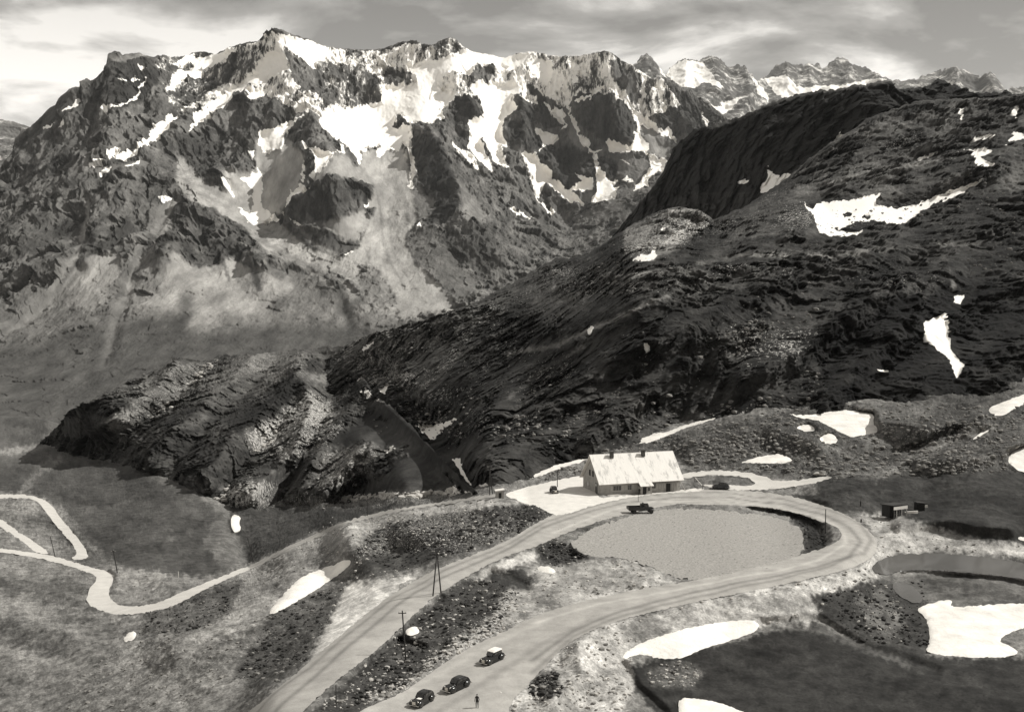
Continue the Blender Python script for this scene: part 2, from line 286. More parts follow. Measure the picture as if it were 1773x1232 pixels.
GSN=[('large snowfield on the dark meadow at the right edge',Q('Z4',1370,885,1440,862,1500,850,1490,882,1600,872,1741,865,1850,870,1850,930,1741,945,1640,990,1720,1020,1715,1045,1580,1052,1400,1035,1425,1000,1415,915)),
 ('',Q('Z4',383,1045,420,1010,560,960,700,930,835,920,852,955,760,990,640,1025,600,1050,520,1056,440,1035,395,1056)),('',Q('Z4',560,1190,640,1183,790,1225,900,1300,600,1300)),
 ('',Q('Z4',390,310,450,295,530,290,600,262,700,238,695,248,600,272,560,292,480,325,390,333)),('',Q('Z4',765,395,860,368,930,362,968,388,900,396,840,392)),
 ('',Q('Z4',930,222,1000,235,1110,213,1240,220,1230,260,1258,288,1200,300,1160,307,1130,295,1050,250,990,242)),('',Q('Z4',965,272,1010,258,1045,282,1000,288)),('',Q('Z4',1060,298,1090,290,1118,320,1085,330,1048,318)),
 ('',Q('Z4',1605,212,1690,180,1850,120,1850,160,1741,190,1665,242)),('',Q('Z4',1688,362,1741,335,1850,320,1850,440,1741,430,1690,398)),
 ('',Q('P',856,838,880,823,930,813,960,805,1010,793,1024,794,985,806,960,815,925,827,880,837)),('',Q('Z3',905,895,950,840,1020,772,1100,745,1185,712,1183,740,1080,812,1000,862,915,907)),
 ('',Q('Z3',408,996,440,957,466,965,450,992)),('',Q('Z3',780,570,812,565,808,600,817,620,790,630,778,600)),('',Q('Z4',1240,78,1280,74,1280,84,1250,88)),('',Q('Z4',1565,310,1600,290,1640,272,1600,300,1570,318)),('',Q('P',700,1090,722,1082,728,1096,706,1102)),('',Q('P',923,983,945,978,968,990,950,994)),('',Q('Z4',1715,645,1741,640,1760,655,1730,655))]
flat=newmap(0)
for p in (ROAD,PLAZA,BACKROAD,LROAD,UROAD,HAIRPIN,LTRACK,OVAL,POND,POOL): paint(flat,chaikin(p,1),1)
for _,p in GSN: paint(flat,p,1)
flatb=blur(flat,2,1); flat2=np.clip(flatb*1.6-.1,0,1)
grel=blur(grel,3,2)+blur(grelN,2,2)*(1-np.clip(blur(flat,5,2)*2,0,1))
def gdep(u,v):
    d=1000.0/np.maximum(gev(u,v),.3); u=np.asarray(u,float).ravel(); v=np.asarray(v,float).ravel()
    hgt=CAMZ-world(u,v,d)[:,2]
    return d*(1-samp(grel,u,v)/np.maximum(hgt,15))
def G(u,v):
    p=world(np.array([float(u)]),np.array([float(v)]),gdep([u],[v]))[0]; return Vector(p)
def terrace(P,per,seed,rg,amp,tilt=(ca_,sa_)):
    zc=-P[:,0]*tilt[1]+P[:,2]*tilt[0]+per*1.3*fbm(P/(per*6),3,seed)+per*.7*fbm(P/(per*1.3),3,seed+1,.6)
    t=zc/per; f=t-np.floor(t); g=np.clip((f-.55)/.4,0,1); g=g*g*(3-2*g)
    k=np.clip(fbm(P/(per*3),2,seed+2)*4+.6,0,1)
    return (g-f)*per*amp*rg*k
#=MASSIF
# ================================================================ MAIN MASSIF
mp_=[(-80,300,4000),(100,180,4000),(200,95,4200),(330,95,4700),(480,55,4600),(620,85,5000),(780,70,5000),(930,95,5200),(1050,95,5000),(1150,140,5200),(1300,210,5300),
(0,450,3100),(150,330,3500),(300,250,4000),(430,260,4200),(560,160,4600),(640,230,4560),(740,240,4520),(850,260,4700),(960,280,4900),(1080,270,4900),(1180,250,5000),
(270,340,3550),(450,380,3850),(570,310,3850),(650,360,3950),(790,400,3750),(900,380,4300),(980,395,4500),(1060,370,4400),(1130,340,4500),
(0,600,2600),(150,520,2900),(300,460,3150),(450,480,3300),(600,500,3200),(700,520,3100),(850,480,3500),(930,450,3800),(1050,440,3900),
(-80,760,1700),(0,720,1900),(100,710,2000),(200,650,2300),(300,580,2650),(450,570,2800),(600,570,2850),(700,545,2900),(300,660,2200),(500,640,2400),(900,560,3000),(1100,560,3200)]
mdep=dfun(mp_)
mrel=newmap(); 
for pl,wd,a in [
 (Q('P',480,55,500,120,540,190,555,250,582,275),50,.030),(Q('P',480,55,440,110,400,160,350,200,300,245),55,.024),
 (Q('P',726,195,752,240,775,290,795,340,822,400,860,445),48,.040),(Q('P',724,135,727,180),26,.015),(Q('P',785,125,815,170,830,205,880,300,930,370),45,.026),
 (Q('P',912,100,905,150,900,200,915,260,925,300),42,.028),(Q('P',1050,95,1055,170,1075,230,1090,250),50,.030),(Q('P',1150,140,1180,200,1200,235),32,.022),
 (Q('P',985,120,1000,160,1010,220,990,260),32,.020),(Q('P',1120,150,1140,200,1150,230),26,.018),
 (Q('P',572,303,600,330,648,336),36,.022),(Q('P',572,303,540,340,505,362),36,.022),(Q('P',572,303,580,350,590,380),30,.020),
 (Q('P',330,340,370,370,430,430,462,475),50,.034),(Q('P',330,340,315,400,290,440),42,.028),(Q('P',360,360,380,410,390,455),26,.026),(Q('P',430,425,432,470),20,.022),
 (Q('P',250,260,290,300,330,340),40,.02),(Q('P',240,290,190,360,150,430,60,500,0,560),46,.024),(Q('P',200,95,120,170,60,240,0,290),40,.024),
 (Q('P',215,110,212,190,180,260,120,330,40,400),55,.026),(Q('P',270,120,290,200,250,260,200,300),45,.022),(Q('P',435,150,440,200,425,290,370,330),45,.024),
 (Q('P',480,165,470,230),28,.02),(Q('P',950,290,985,330,1020,290),40,.022),(Q('P',870,220,850,260),30,.016),
 (Q('P',560,470,600,520,640,560),26,.010),(Q('P',470,440,560,490,640,540),22,.010),(Q('P',320,170,340,120),24,.014),(Q('P',620,110,650,150,680,180),30,.016),
 (Q('P',850,430,900,410,960,400),30,.016),(Q('P',760,470,800,520),22,.008),(Q('P',110,420,60,470),26,.014)]:
    ridge(mrel,pl,wd,a)
for pl,wd,a in [(Q('P',300,275,380,345,440,385,520,425,610,475),38,-.012),(Q('P',645,300,680,400,690,520),60,-.006),(Q('P',135,470,90,520,0,590),22,-.014),
 (Q('P',300,340,270,410,228,480,205,560,178,640),14,-.012),(Q('P',640,200,650,260),60,-.012),(Q('P',450,280,460,370),40,-.01),(Q('P',960,310,930,360,990,400),24,-.006),
 (Q('P',590,510,600,560),14,-.008),(Q('P',380,370,400,440),10,-.006)]:
    ridge(mrel,pl,wd,a)
mrel=blur(mrel,2)
msn=newmap(0); mto=newmap(.105); msp=newmap(.12); mro=newmap(.85)
# ground cover of the lower slopes
for p,t,r,s in [
 (Q('P',-80,560,0,520,150,470,270,440,420,470,520,470,640,520,700,560,620,620,300,680,-80,780),.14,.35,.1),
 (Q('T4',420,620,470,520,600,400,820,390,800,560,640,650,660,760,380,690),.22,.2,.1),
 (Q('T4',1090,540,1170,360,1260,460,1330,480,1440,450,1500,400,1560,480,1771,480,1771,660,1771,790,1500,780,1400,920,1180,930,1230,780,900,700,1060,640),.25,.2,.1),
 (Q('T5',-10,530,90,620,180,640,330,720,380,690,420,760,250,880,270,980,150,960,-10,950),.25,.2,.1),
 (Q('T5',430,960,560,900,600,780,720,960,620,1000),.15,.3,.2),
 (Q('T5',120,350,330,320,420,420,540,500,700,560,860,620,870,760,760,700,600,620,430,560,250,520,130,430),.28,.3,.15),
 (Q('T5',400,420,540,390,620,400,760,470,860,450,850,490,740,550,560,520),.075,.4,.05),
 (Q('T5',860,620,1000,640,1080,790,1100,950,860,930,860,760),.19,.6,.15),
 (Q('T5',1180,380,1340,370,1400,440,1540,640,1640,720,1660,800,1500,850,1350,690,1230,600,1160,480),.10,.4,.08),
 # scree
 (Q('T2',860,870,1000,830,1080,850,1130,790,1170,880,1195,1000,1200,1232,900,1232,960,1080,860,960),.36,.1,.0),
 (Q('T5',900,60,1200,60,1240,320,1180,380,1160,480,1230,600,1330,700,1510,870,1400,910,1180,960,1110,950,1080,800,1000,640,870,610,750,580,860,470,930,310,985,200,960,80),.30,.12,.0),
 (Q('T2',0,1000,110,1040,150,1100,160,760,240,860,340,850,350,740,440,850,500,900,490,1020,460,1080,410,1140,340,1232,0,1232),.30,.08,.0),
 (Q('T2',560,980,700,900,760,860,830,960,880,960,960,1080,900,1080,720,1010,640,1000,560,1080),.29,.1,.0),
 (Q('T5',-10,0,360,0,330,260,120,330,-10,230),.30,.1,.0),
 (Q('T5',640,330,780,290,880,240,930,310,860,440,760,450,600,350),.27,.15,.0),
 (Q('T1',1160,860,1240,980,1330,1080,1420,1170,1500,1232,1640,1232,1771,1232,1640,1050,1500,980,1560,1180,1420,1080,1300,1000,1200,880),.3,.2,.05),
 (Q('T1',1180,900,1300,1010,1500,1160,1771,1232,1300,1232,1190,1080),.27,.35,.1),
 (Q('T4',1380,10,1771,10,1771,240,1700,240,1600,190,1480,130),.29,.15,.0),
 (Q('T4',1000,60,1170,30,1100,200,1060,280,960,200),.13,.4,.1),
 (Q('T2',1230,1090,1330,1130,1380,1160,1300,1232,1230,1232),.13,.2,0),
 (Q('T5',1210,100,1380,150,1380,200,1270,330,1230,250),.12,.2,0),
 (Q('T3',0,1000,90,1100,180,1232,0,1232),.16,.3,.0),
 (Q('T3',100,720,220,900,200,920,90,800),.17,.1,.0),(Q('T3',680,540,720,540,800,720,840,800,760,760,700,680),.15,.1,0),
 (Q('T3',1190,610,1290,640,1400,760,1350,850,1240,780,1200,700),.2,.15,0),(Q('T3',1040,830,1200,800,1260,860,1200,980,1100,1000,1040,930),.13,.3,.1),
 (Q('T3',780,1060,880,1030,860,1130,800,1110),.17,.1,0),(Q('T3',1030,1000,1200,1010,1150,1100,1000,1100,800,1232,1110,1232),.11,.3,.1),
 (Q('T1',600,1000,1000,940,960,900,580,980),.15,.2,.1),
 # bare rock, darker; the central spur's black left face is shade painted in
 (Q('T2',1200,740,1300,750,1390,800,1440,900,1480,1000,1500,1100,1530,1232,1440,1232,1290,1150,1250,1060,1240,960,1200,860),.028,.7,.0),
 (Q('T5',1270,0,1490,0,1510,100,1520,200,1420,320,1280,340,1390,200,1270,110),.03,.7,.0),
 (Q('T5',1340,370,1771,340,1771,620,1640,680,1540,560,1400,440),.055,.8,.03),
 (Q('T2',1400,350,1500,330,1590,420,1640,560,1680,640,1580,650,1500,580,1470,540,1500,480,1390,420),.035,.7,.0),
 (Q('T2',1150,540,1250,390,1330,470,1340,560,1260,580,1230,640,1140,700,1090,700),.05,.8,.03),
 (Q('T1',740,260,1000,240,1080,330,1060,420,980,500,820,560,690,560,560,500,640,380),.038,.8,.05),
 (Q('T1',110,790,260,640,450,470,560,560,380,680,240,760,110,850),.06,.4,.05),
 (Q('T1',740,250,940,200,980,230,800,270),.2,.3,.1),
 (Q('T2',170,90,310,40,350,70,340,160,240,200,150,230,120,180),.03,.8,.05),(Q('T2',1030,170,1180,130,1260,180,1180,200,1090,190),.04,.8,.1),
 (Q('T5',370,250,520,100,620,20,700,30,760,130,830,240,760,290,600,330,500,270),.06,.9,.05),
 (Q('T5',760,70,940,90,960,150,900,200,820,180),.05,.9,.05),
 (Q('T4',1020,380,1100,200,1160,50,1240,10,1400,90,1480,180,1640,230,1771,400,1771,470,1640,480,1500,380,1450,440,1330,470,1240,440,1180,330,1100,400),.07,.95,.06),
 (Q('T1',1180,760,1500,690,1560,800,1460,900,1500,1100,1330,1060,1210,880),.06,.9,.05),
 (Q('T4',20,440,240,260,440,130,560,60,640,60,560,240,420,330,180,400,20,470),.055,.6,.05),
 (Q('T4',600,390,760,250,840,140,900,200,760,380),.04,.6,.05),
 (Q('P',-80,600,20,600,180,560,330,545,310,575,420,575,460,560,650,565,650,600,500,640,300,640,150,740,-80,760),.068,.25,.06),
 (Q('T3',500,800,700,740,890,800,1040,860,1000,940,700,1030,540,900),.045,.8,.05),(Q('T3',270,600,440,570,540,730,500,790,330,760),.045,.8,.05),
 (Q('T3',740,400,960,300,1060,330,1150,600,1140,740,960,730,760,600),.05,.85,.05),(Q('T3',1220,400,1400,330,1560,460,1740,560,1560,660,1400,700,1240,540),.05,.85,.06),
 (Q('T3',400,380,480,330,560,440,620,600,560,640,330,540),.045,.85,.05)]:
    paint(mto,p,t); paint(mro,p,r); paint(msp,p,s)
# gully channels and flow lines of lighter debris
for p,wd,t in [(Q('T4',590,60,570,160,560,260,500,420,440,520,360,580,310,680),5,.22),(Q('T4',310,690,200,790,30,920),6,.17),(Q('T4',1150,30,1090,200,1020,360,890,500,860,580),3,.2),(Q('T4',860,580,880,700),4,.25),
 (Q('T4',860,590,800,800,750,920,700,1060,690,1120),3,.22),(Q('T5',250,540,430,590,600,700,700,780,800,900,870,940),3,.22),(Q('T5',180,440,400,560,620,640,760,740,870,850),3,.2),
 (Q('T5',1000,0,1070,80,1110,250,1130,440,1200,600,1380,800),2,.3),(Q('T5',980,290,930,380,880,470),2,.3),(Q('T5',420,340,480,400,560,480,700,540),3,.2),(Q('T4',1450,320,1530,560),3,.09),
 (Q('T4',1680,420,1700,520,1740,640),5,.08),(Q('T4',1250,700,1240,830,1180,920),9,.06),(Q('T5',710,790,750,900,800,980),9,.065),(Q('T4',1450,910,1771,880),2,.12),(Q('T4',320,800,700,790,1200,790),1.5,.12),
 (Q('T5',960,100,1000,250,1010,420,1060,600,1160,760),2,.2),(Q('T5',1160,150,1180,320),2,.2),(Q('T5',1060,300,1080,520,1180,700,1300,860),2,.22),(Q('T5',900,500,960,700),2,.18),(Q('T4',1140,330,1110,460,1090,560),3,.14),(Q('T4',250,920,200,1000),3,.13),(Q('T4',1620,300,1680,400,1700,500),2,.2),(Q('T1',1180,880,1330,1050,1500,1170,1640,1232),4,.24),(Q('T1',1240,1060,1400,1170,1520,1232),3,.21)]:
    stroke(mto,p,wd,t); stroke(mro,p,wd,.2)
# peppered fresh snow under the crest
for p,s in [(Q('P',300,95,430,80,480,60,620,90,800,80,1050,95,1150,140,1180,180,1120,210,1060,170,1000,170,960,200,900,170,830,170,700,170,640,190,560,200,500,190,440,150,380,180,300,200,290,150),.55),
 (Q('T2',560,250,780,250,900,300,1000,400,1010,540,780,560,640,560,560,460),.38),(Q('T2',1020,320,1200,340,1200,400,1030,440),.30),(Q('T2',1360,90,1520,100,1560,180,1400,250),.42),
 (Q('T3',560,140,980,120,1100,200,960,200,930,360,720,400,640,300),.5),(Q('T3',980,180,1130,240,1220,400,1160,480,1100,420,1000,300),.22),(Q('T3',1130,280,1340,280,1240,400,1180,480),.35),
 (Q('T2',0,250,220,180,160,330,20,400),.40),(Q('T1',1020,230,1500,180,1771,150,1700,330,1400,480,1150,620,1100,430),.40),(Q('T2',350,150,560,300,560,480,420,400,380,250),.25),
 (Q('T3',60,210,230,210,180,330,40,370),.30),(Q('T1',700,560,1100,600,1000,720,780,740),.24),(Q('T3',430,300,560,420,700,500,740,640,620,600,500,440),.2),
 (Q('T2',500,100,700,180,1000,190,1300,240,1340,260,1200,300,1100,300,700,280,600,260,560,310,520,300),.55)]:
    paint(msn,p,s)
# solid snow
SN=[Q('T2',600,600,680,580,740,560,880,560,1000,540,1020,440,1190,420,1250,380,1160,300,1340,250,1400,250,1560,190,1771,210,1771,290,1640,290,1600,360,1560,350,1500,330,1410,350,1390,430,1500,480,1450,570,1400,580,1420,640,1330,680,1240,670,1110,710,1080,700,1140,560,1120,600,1200,690,1210,740,1200,830,1225,930,1240,1010,1210,1060,1215,1110,1180,1090,1190,1040,1200,970,1180,860,1150,790,1120,860,1060,840,980,910,960,860,1010,820,930,850,870,870,860,960,840,900,790,850,740,800,620,720,590,680),
 Q('T2',1230,610,1300,590,1340,560,1400,590,1420,650,1330,670,1240,670,1210,650),Q('T2',1270,540,1310,540,1300,575,1275,575),
 Q('T2',190,730,330,690,420,640,500,600,440,660,360,740,340,850,250,860,210,870,180,790),Q('T2',480,790,520,840,600,870,720,870,770,880,740,830,700,890,620,960,540,1030,520,1020,560,960,560,900,520,850,500,890,490,1000,490,1070,470,1060,470,960,510,880),
 Q('T2',450,1060,500,1100,570,1050,460,1120,410,1170,350,1232,400,1130,350,1020,410,1130,460,1100),Q('T2',180,960,200,1000,210,1120,200,1232,150,1232,150,1130,70,1040,130,1030,150,1090,180,1060),
 Q('T2',110,860,160,840,150,920),Q('T5',150,0,210,0,210,130,200,230,310,290,300,310,210,330,150,350,110,320,40,220,130,280,150,220,150,120,70,30,130,20),Q('T5',0,90,30,160,30,175,0,140),
 Q('T5',420,140,540,85,450,170,360,260,330,260,380,180),Q('T5',760,540,820,500,810,520,765,555),Q('T5',890,210,930,190,920,220,900,230),Q('T5',1240,345,1265,335,1280,355,1260,362),Q('T5',340,320,440,330,540,390,420,335),
 Q('T1',1290,620,1350,580,1500,470,1560,420,1700,350,1771,330,1771,400,1660,430,1570,490,1500,580,1380,650,1250,740,1300,680),Q('T1',1130,430,1200,320,1300,290,1280,260,1150,280,1260,220,1400,220,1600,180,1500,260,1400,300,1300,360,1200,420,1120,480),
 Q('T1',1100,660,1120,620,1190,620,1120,720,1040,800,900,890,830,930,780,910,850,850,900,850,1000,770,1000,700),Q('T1',720,840,740,880,780,840,820,850,780,910,680,940,590,970,600,940,690,920,740,930),Q('T1',640,1000,740,950,760,955,670,1005),Q('T1',830,960,960,900,1050,840,1010,870,860,970),
 Q('T1',670,560,760,560,830,530,980,420,995,350,1000,420,900,500,800,560,700,600),Q('T1',940,310,990,320,990,350,960,345),Q('T1',780,370,860,370,830,390),Q('T1',870,380,920,380,950,405,890,405),Q('T1',270,690,340,665,400,640,340,680,280,705),Q('T1',400,600,480,560,530,500,540,520,480,590),Q('T1',420,640,450,620,430,670,370,700),
 Q('T1',1060,1160,1140,1150,1100,1200,1080,1190),Q('T1',1500,1050,1530,1080,1570,1160,1560,1170,1500,1080),Q('T1',1600,1040,1670,1020,1720,1130,1700,1120),
 Q('T1',1650,450,1771,440,1771,470,1700,540,1680,530),Q('T2',110,450,240,445,190,500,150,550,120,500),Q('T2',380,100,500,110,620,160,680,200,580,260,560,320,500,260,430,210,370,180),Q('T2',240,210,360,200,380,320,290,370,170,340,200,250),Q('T2',1600,180,1771,210,1771,260,1600,250),
 Q('T3',60,380,130,330,220,330,420,330,330,450,380,490,300,560,270,610,270,690,320,780,250,740,310,900,220,860,140,700,100,720,210,900,200,930,100,800,40,590,150,560,110,430),Q('T3',0,770,60,800,100,870,120,930,30,850),
 Q('T3',0,140,130,120,260,150,480,110,430,200,330,260,260,200,60,220,70,300,0,290),Q('T3',400,190,440,280,500,330,560,440,620,490,560,440,500,350,440,260),Q('T3',480,150,600,200,600,300,560,340,480,280,450,200),
 Q('T3',600,520,620,480,670,490,700,520,680,560,700,630,640,650,690,620,650,570),Q('T3',540,450,600,500,600,530,540,460),Q('T3',700,480,720,520,760,600,790,680,850,700,850,760,930,790,870,790,810,740,760,660,720,560),Q('T3',660,260,690,330,720,440,720,520,700,480,670,350),
 Q('T3',440,580,480,640,560,660,650,690,610,740,560,760,500,810,540,750,500,680),Q('T3',390,790,490,800,540,880,620,960,700,1030,760,1080,830,1165,700,1120,560,1000,500,1080,620,1180,600,1200,540,1150,480,1060,440,900),
 Q('T3',870,790,900,800,910,900,960,960,1050,970,1000,1010,1050,1000,1020,1090,900,1140,860,1120,890,1080,890,900),Q('T3',740,910,820,960,880,970,870,1040,790,1060,800,980),Q('T3',700,1030,800,990,790,1060,730,1050),
 Q('T3',950,730,1020,710,1080,750,1140,740,1160,600,1120,510,1200,540,1300,640,1380,620,1430,730,1290,650,1190,610,1190,680,1250,740,1240,800,1050,800,990,800),Q('T3',1240,800,1360,850,1340,900,1240,970,1240,1020,1140,1050,1180,990,1260,900),Q('T3',1040,830,1100,850,1140,900,1110,870),Q('T3',1070,950,1140,960,1140,990,1080,980),
 Q('T3',320,1150,420,1200,500,1232,330,1190),Q('T3',760,440,850,435,850,450,760,480),Q('T3',1590,500,1640,600,1630,640,1600,560),Q('T3',740,150,770,190,760,330,740,330),Q('T3',860,400,940,350,940,370,880,410),Q('T3',1200,290,1230,290,1220,430,1180,480,1190,420),
 Q('T2',1590,650,1700,720,1771,800,1771,830,1720,780,1650,750,1740,960,1771,960,1700,970,1640,900,1580,850,1600,720),Q('T2',1460,800,1560,850,1660,980,1640,985,1560,900),Q('T2',1620,640,1771,650,1771,700,1640,660),
 Q('P',598,438,612,428,605,440)]
for p in SN: paint(msn,p,1.0)
msn=blur(msn,1,1); mto=np.where(np.arange(MH)[:,None]-OY>505,blur(mto,7,2),blur(mto,2,1))*np.clip(1+.8*patchy(60,30,29,4,.6),.6,1.5); mro=blur(mro,3,1); msp=blur(msp,3,1)
mtop=[(-80,262),(0,292),(8,280),(22,262),(26,240),(60,212),(78,193),(96,180),(100,172),(112,162),(120,155),(136,153),(143,150),(143,142),(150,136),(158,140),(166,136),(178,123),(188,112),(192,92),(198,88),(208,90),(212,96),(220,94),(240,91),(252,97),(262,98),(285,96),(300,99),(326,96),(334,90),(352,89),(372,94),(400,82),(420,75),(446,72),(455,63),(470,52),(480,50),(492,53),(505,60),(530,67),(560,80),(600,86),(640,87),(665,84),(690,74),(706,72),(728,76),(748,78),(765,68),(778,65),(792,70),(802,82),(818,90),(845,94),(860,98),(874,100),(900,92),(925,90),(950,96),(985,98),(1020,94),(1048,88),(1060,92),(1075,104),(1100,118),(1128,135),(1150,133),(1165,140),(1185,155),(1205,170),(1235,186),(1260,206),(1300,230)]
MM=tmat('massif_rock',.030,.16,16,stretch=(1,.25,.28),rmin=.22,speck=.24,var=(.15,1.85),soft=7,snowcol=.90)
mro=mro*(1-.8*np.clip(blur(msn,3,1)*4-3,0,1)); mrel=blur(mrel,1,1)*(1-.65*blur(msn,7,2)); mcalm=1-.7*blur(msn,5,2)
def mnoise(P,rg,u,v,D):
    a=fbm(P/520,3,1,.5,True)*50*(.3+rg*.7)*samp(mcalm,u,v); W_=P+np.stack([fbm(P/80,2,15)*60]*3,-1); b=fbm(P*[1,.45,.35]/120,5,7,.6,True)*70*(rg**1.2)+fbm(P*[1,.4,.32]/36,4,9,.6,True)*20*(.04+rg)+(facets(W_*[1,.4,.45]/75,3)*34+facets(W_*[1,.4,.5]/28,5)*14)*rg**1.3
    s=a+b; return np.stack([s*0,-s*.85,s*.25],-1)
sheet('mountain',MM,mtop,[(-80,800),(130,800),(320,700),(640,640),(900,560),(1120,440),(1300,330)],-80,1300,mdep,mrel,msn,mto,msp,mro,mnoise,jag=.8,jw=10,warp=2.4,seed=1)
# ================================================================ FAR RANGES
fsn=newmap(.37); fto=newmap(.12); fsp=newmap(.1); fro=newmap(1)
for p in [Q('T6',190,160,270,110,350,130,420,220,440,240,350,220,300,240,220,230),Q('T6',560,180,620,240,640,300,600,270,580,230),Q('T6',380,310,520,290,440,350),Q('T6',150,130,200,210,170,180),Q('T6',620,200,720,180,760,240,1160,200,1100,230,700,280)]: paint(fsn,p,.95)
for p in [Q('T6',350,120,400,100,450,130,470,180,440,240,400,200),Q('T6',480,150,530,140,570,220,590,280,480,290,450,240),Q('T6',310,240,350,230,420,290,440,320,360,300),Q('T6',450,350,520,300,620,290,600,320,500,370),Q('T6',40,140,100,90,150,170,60,170)]: paint(fsn,p,.38)
ftop=[(980,260),(1080,130),(1095,115),(1103,105),(1110,98),(1120,94),(1128,100),(1140,115),(1152,130),(1160,118),(1175,106),(1190,102),(1210,106),(1220,100),(1232,98),(1245,100),(1256,112),(1264,118),(1278,112),(1290,114),(1298,128),(1312,140),(1325,132),(1342,116),(1362,106),(1372,112),(1390,112),(1415,110),(1424,120),(1440,108),(1447,98),(1462,100),(1475,112),(1500,118),(1525,130),(1545,140),(1580,138),(1610,128),(1640,118),(1655,115),(1672,122),(1688,130),(1700,130),(1712,126),(1722,128),(1732,145),(1740,155),(1773,150),(1860,140)]
frel=newmap()
for i,(u,v) in enumerate([(1118,94),(1232,98),(1290,114),(1362,106),(1447,98),(1475,112),(1520,128),(1655,115),(1712,126),(1400,112),(1190,102)]):
    ridge(frel,[(u,v),(u+12*math.sin(i),v+50),(u-20,v+110)],34,.03); ridge(frel,[(u,v+5),(u+30,v+70)],22,.02)
frel=blur(frel,1,1)
MF=tmat('far_rock',.006,.03,30,speck=.2,soft=5,snowcol=.8)
def fnoise(P,rg,u,v,D):
    s=fbm(P/500,5,31,.6,True)*150; return np.stack([s*0,-s*.8,s*.15],-1)
fdep=dfun([(980,130,9000),(1180,100,9500),(1400,100,10500),(1650,110,10500),(1860,140,10000),(980,300,7600),(1180,230,7600),(1400,230,8500),(1650,250,8500),(1860,300,8500)])
sheet('far_mountains',MF,ftop,[(980,300),(1860,300)],1060,1860,fdep,frel,fsn,fto,fsp,fro,fnoise,jag=2.3,jw=9,warp=1.5,seed=5)
lsn=newmap(.3)
sheet('distant_hill',MF,[(-80,200),(0,207),(20,210),(45,217),(90,240)],[(-80,330),(90,330)],-80,90,dfun([(-80,200,8000),(90,220,8000),(-80,330,6500),(90,330,6500)]),frel*0,lsn,fto,fsp,fro,fnoise,jag=.6,jw=10,seed=8)
#=CLIFF
# ================================================================ DARK CLIFF
c1dep=dfun([(1060,420,1350),(1100,380,1330),(1180,240,1320),(1300,195,1200),(1400,155,1150),(1540,140,1080),(1600,150,1200),(1680,170,1150),(1860,165,1100),
 (1140,390,1250),(1200,340,1210),(1230,400,1150),(1300,330,1090),(1330,310,1060),(1400,280,1020),(1480,230,1000),(1550,200,1000),(1700,260,950),(1860,260,900),(1320,400,1000),(1500,330,940)])
csn=newmap(0); cto=newmap(.018); csp=newmap(.03); cro=newmap(.8)
stroke(cto,Q('T6',400,405,480,378,620,318,800,258,1000,235,1160,205),5,.07)
paint(cto,Q('T6',0,830,300,700,620,700,740,600,900,500,1100,420,1100,900,0,900),.03)
C1SN=[Q('T6',605,702,625,640,635,600,655,612,680,637,710,622,735,614,722,655,680,672,650,685,620,702),Q('T6',495,660,520,645,555,643,535,665,505,668),Q('T6',926,472,955,433,985,442,960,458),Q('T6',625,585,632,590,630,600)]
for p in C1SN: paint(csn,p,1)
csn=blur(csn,1,1); crel=newmap()
for pl in [Q('T6',400,405,380,520,300,640),Q('T6',620,320,610,440,560,560),Q('T6',860,250,850,380,780,480),Q('T6',250,480,220,600,120,700),Q('T6',1050,230,1040,310)]: ridge(crel,pl,26,.007)
c1top=[(1060,410),(1080,385),(1103,357),(1123,334),(1150,295),(1166,255),(1178,244),(1205,224),(1236,218),(1268,207),(1299,195),(1322,183),(1354,171),(1393,160),(1432,156),(1471,150),(1510,144),(1533,138),(1545,144),(1552,154),(1569,155),(1600,151),(1612,145),(1623,136),(1643,144),(1666,152),(1686,162),(1713,161),(1737,158),(1773,163),(1860,168)]
MC=tmat('cliff_rock',.06,.35,3.0,stretch=(1,1,.35),speck=.14,var=(.5,1.5),soft=12,snowcol=.82)
def c1noise(P,rg,u,v,D):
    s=fbm(P*[1,1,.5]/60,5,41,.55,True)*15*rg+fbm(P*[1,1,.22]/12,4,43,.6,True)*6*rg; t=terrace(P,26,111,rg,.7)+terrace(P,8,115,rg,.8)-facets((P+np.stack([fbm(P/30,2,17)*26]*3,-1))*[1,1,.6]/24,41)*15*rg-facets(P*[1,1,.6]/9,43)*6*rg; return np.stack([s*0,-s+t,s*.1],-1)
sheet('cliff',MC,c1top,[(1060,440),(1250,440),(1500,380),(1860,260)],1060,1860,c1dep,crel,csn,cto,csp,cro,c1noise,jag=1.5,jw=14,seed=12,drop=.15)
# ================================================================ DARK RIDGE behind the chalet
c2pts=[(560,650,800),(570,612,860),(640,580,830),(760,545,740),(830,520,740),(930,465,800),(1010,444,720),(1100,385,760),(1175,358,760),(1236,380,740),(1318,339,820),(1369,302,880),(1432,251,900),(1502,205,930),(1588,175,960),(1686,171,950),(1773,162,950),(1860,158,950),
 (640,640,730),(690,690,590),(760,760,455),(820,850,335),(900,650,470),(900,790,365),(1000,560,480),(1100,600,402),(1100,500,455),(1100,440,540),(1000,700,385),(1100,765,356),(1240,720,372),(1450,700,388),(1700,680,408),(1860,660,430),
 (1300,600,405),(1500,600,418),(1700,580,440),(1300,500,465),(1500,490,480),(1750,460,520),(1300,420,560),(1450,400,600),(1600,380,640),(1800,320,700),(1350,350,720),(1500,300,760),(1650,260,780),(1020,820,340),(1200,800,350),(1500,800,360),(1860,780,380)]
C2F=[(850,842),(940,815),(1010,793),(1100,765),(1160,740),(1240,720),(1350,708),(1450,702),(1560,695),(1700,680),(1773,655),(1850,630)]
c2pts=[p for p in c2pts if (p[0],p[1]) not in ((820,850),(900,790),(1100,765),(1240,720),(1450,700),(1700,680),(1860,660),(1020,820),(1200,800),(1500,800),(1860,780),(1000,700))]
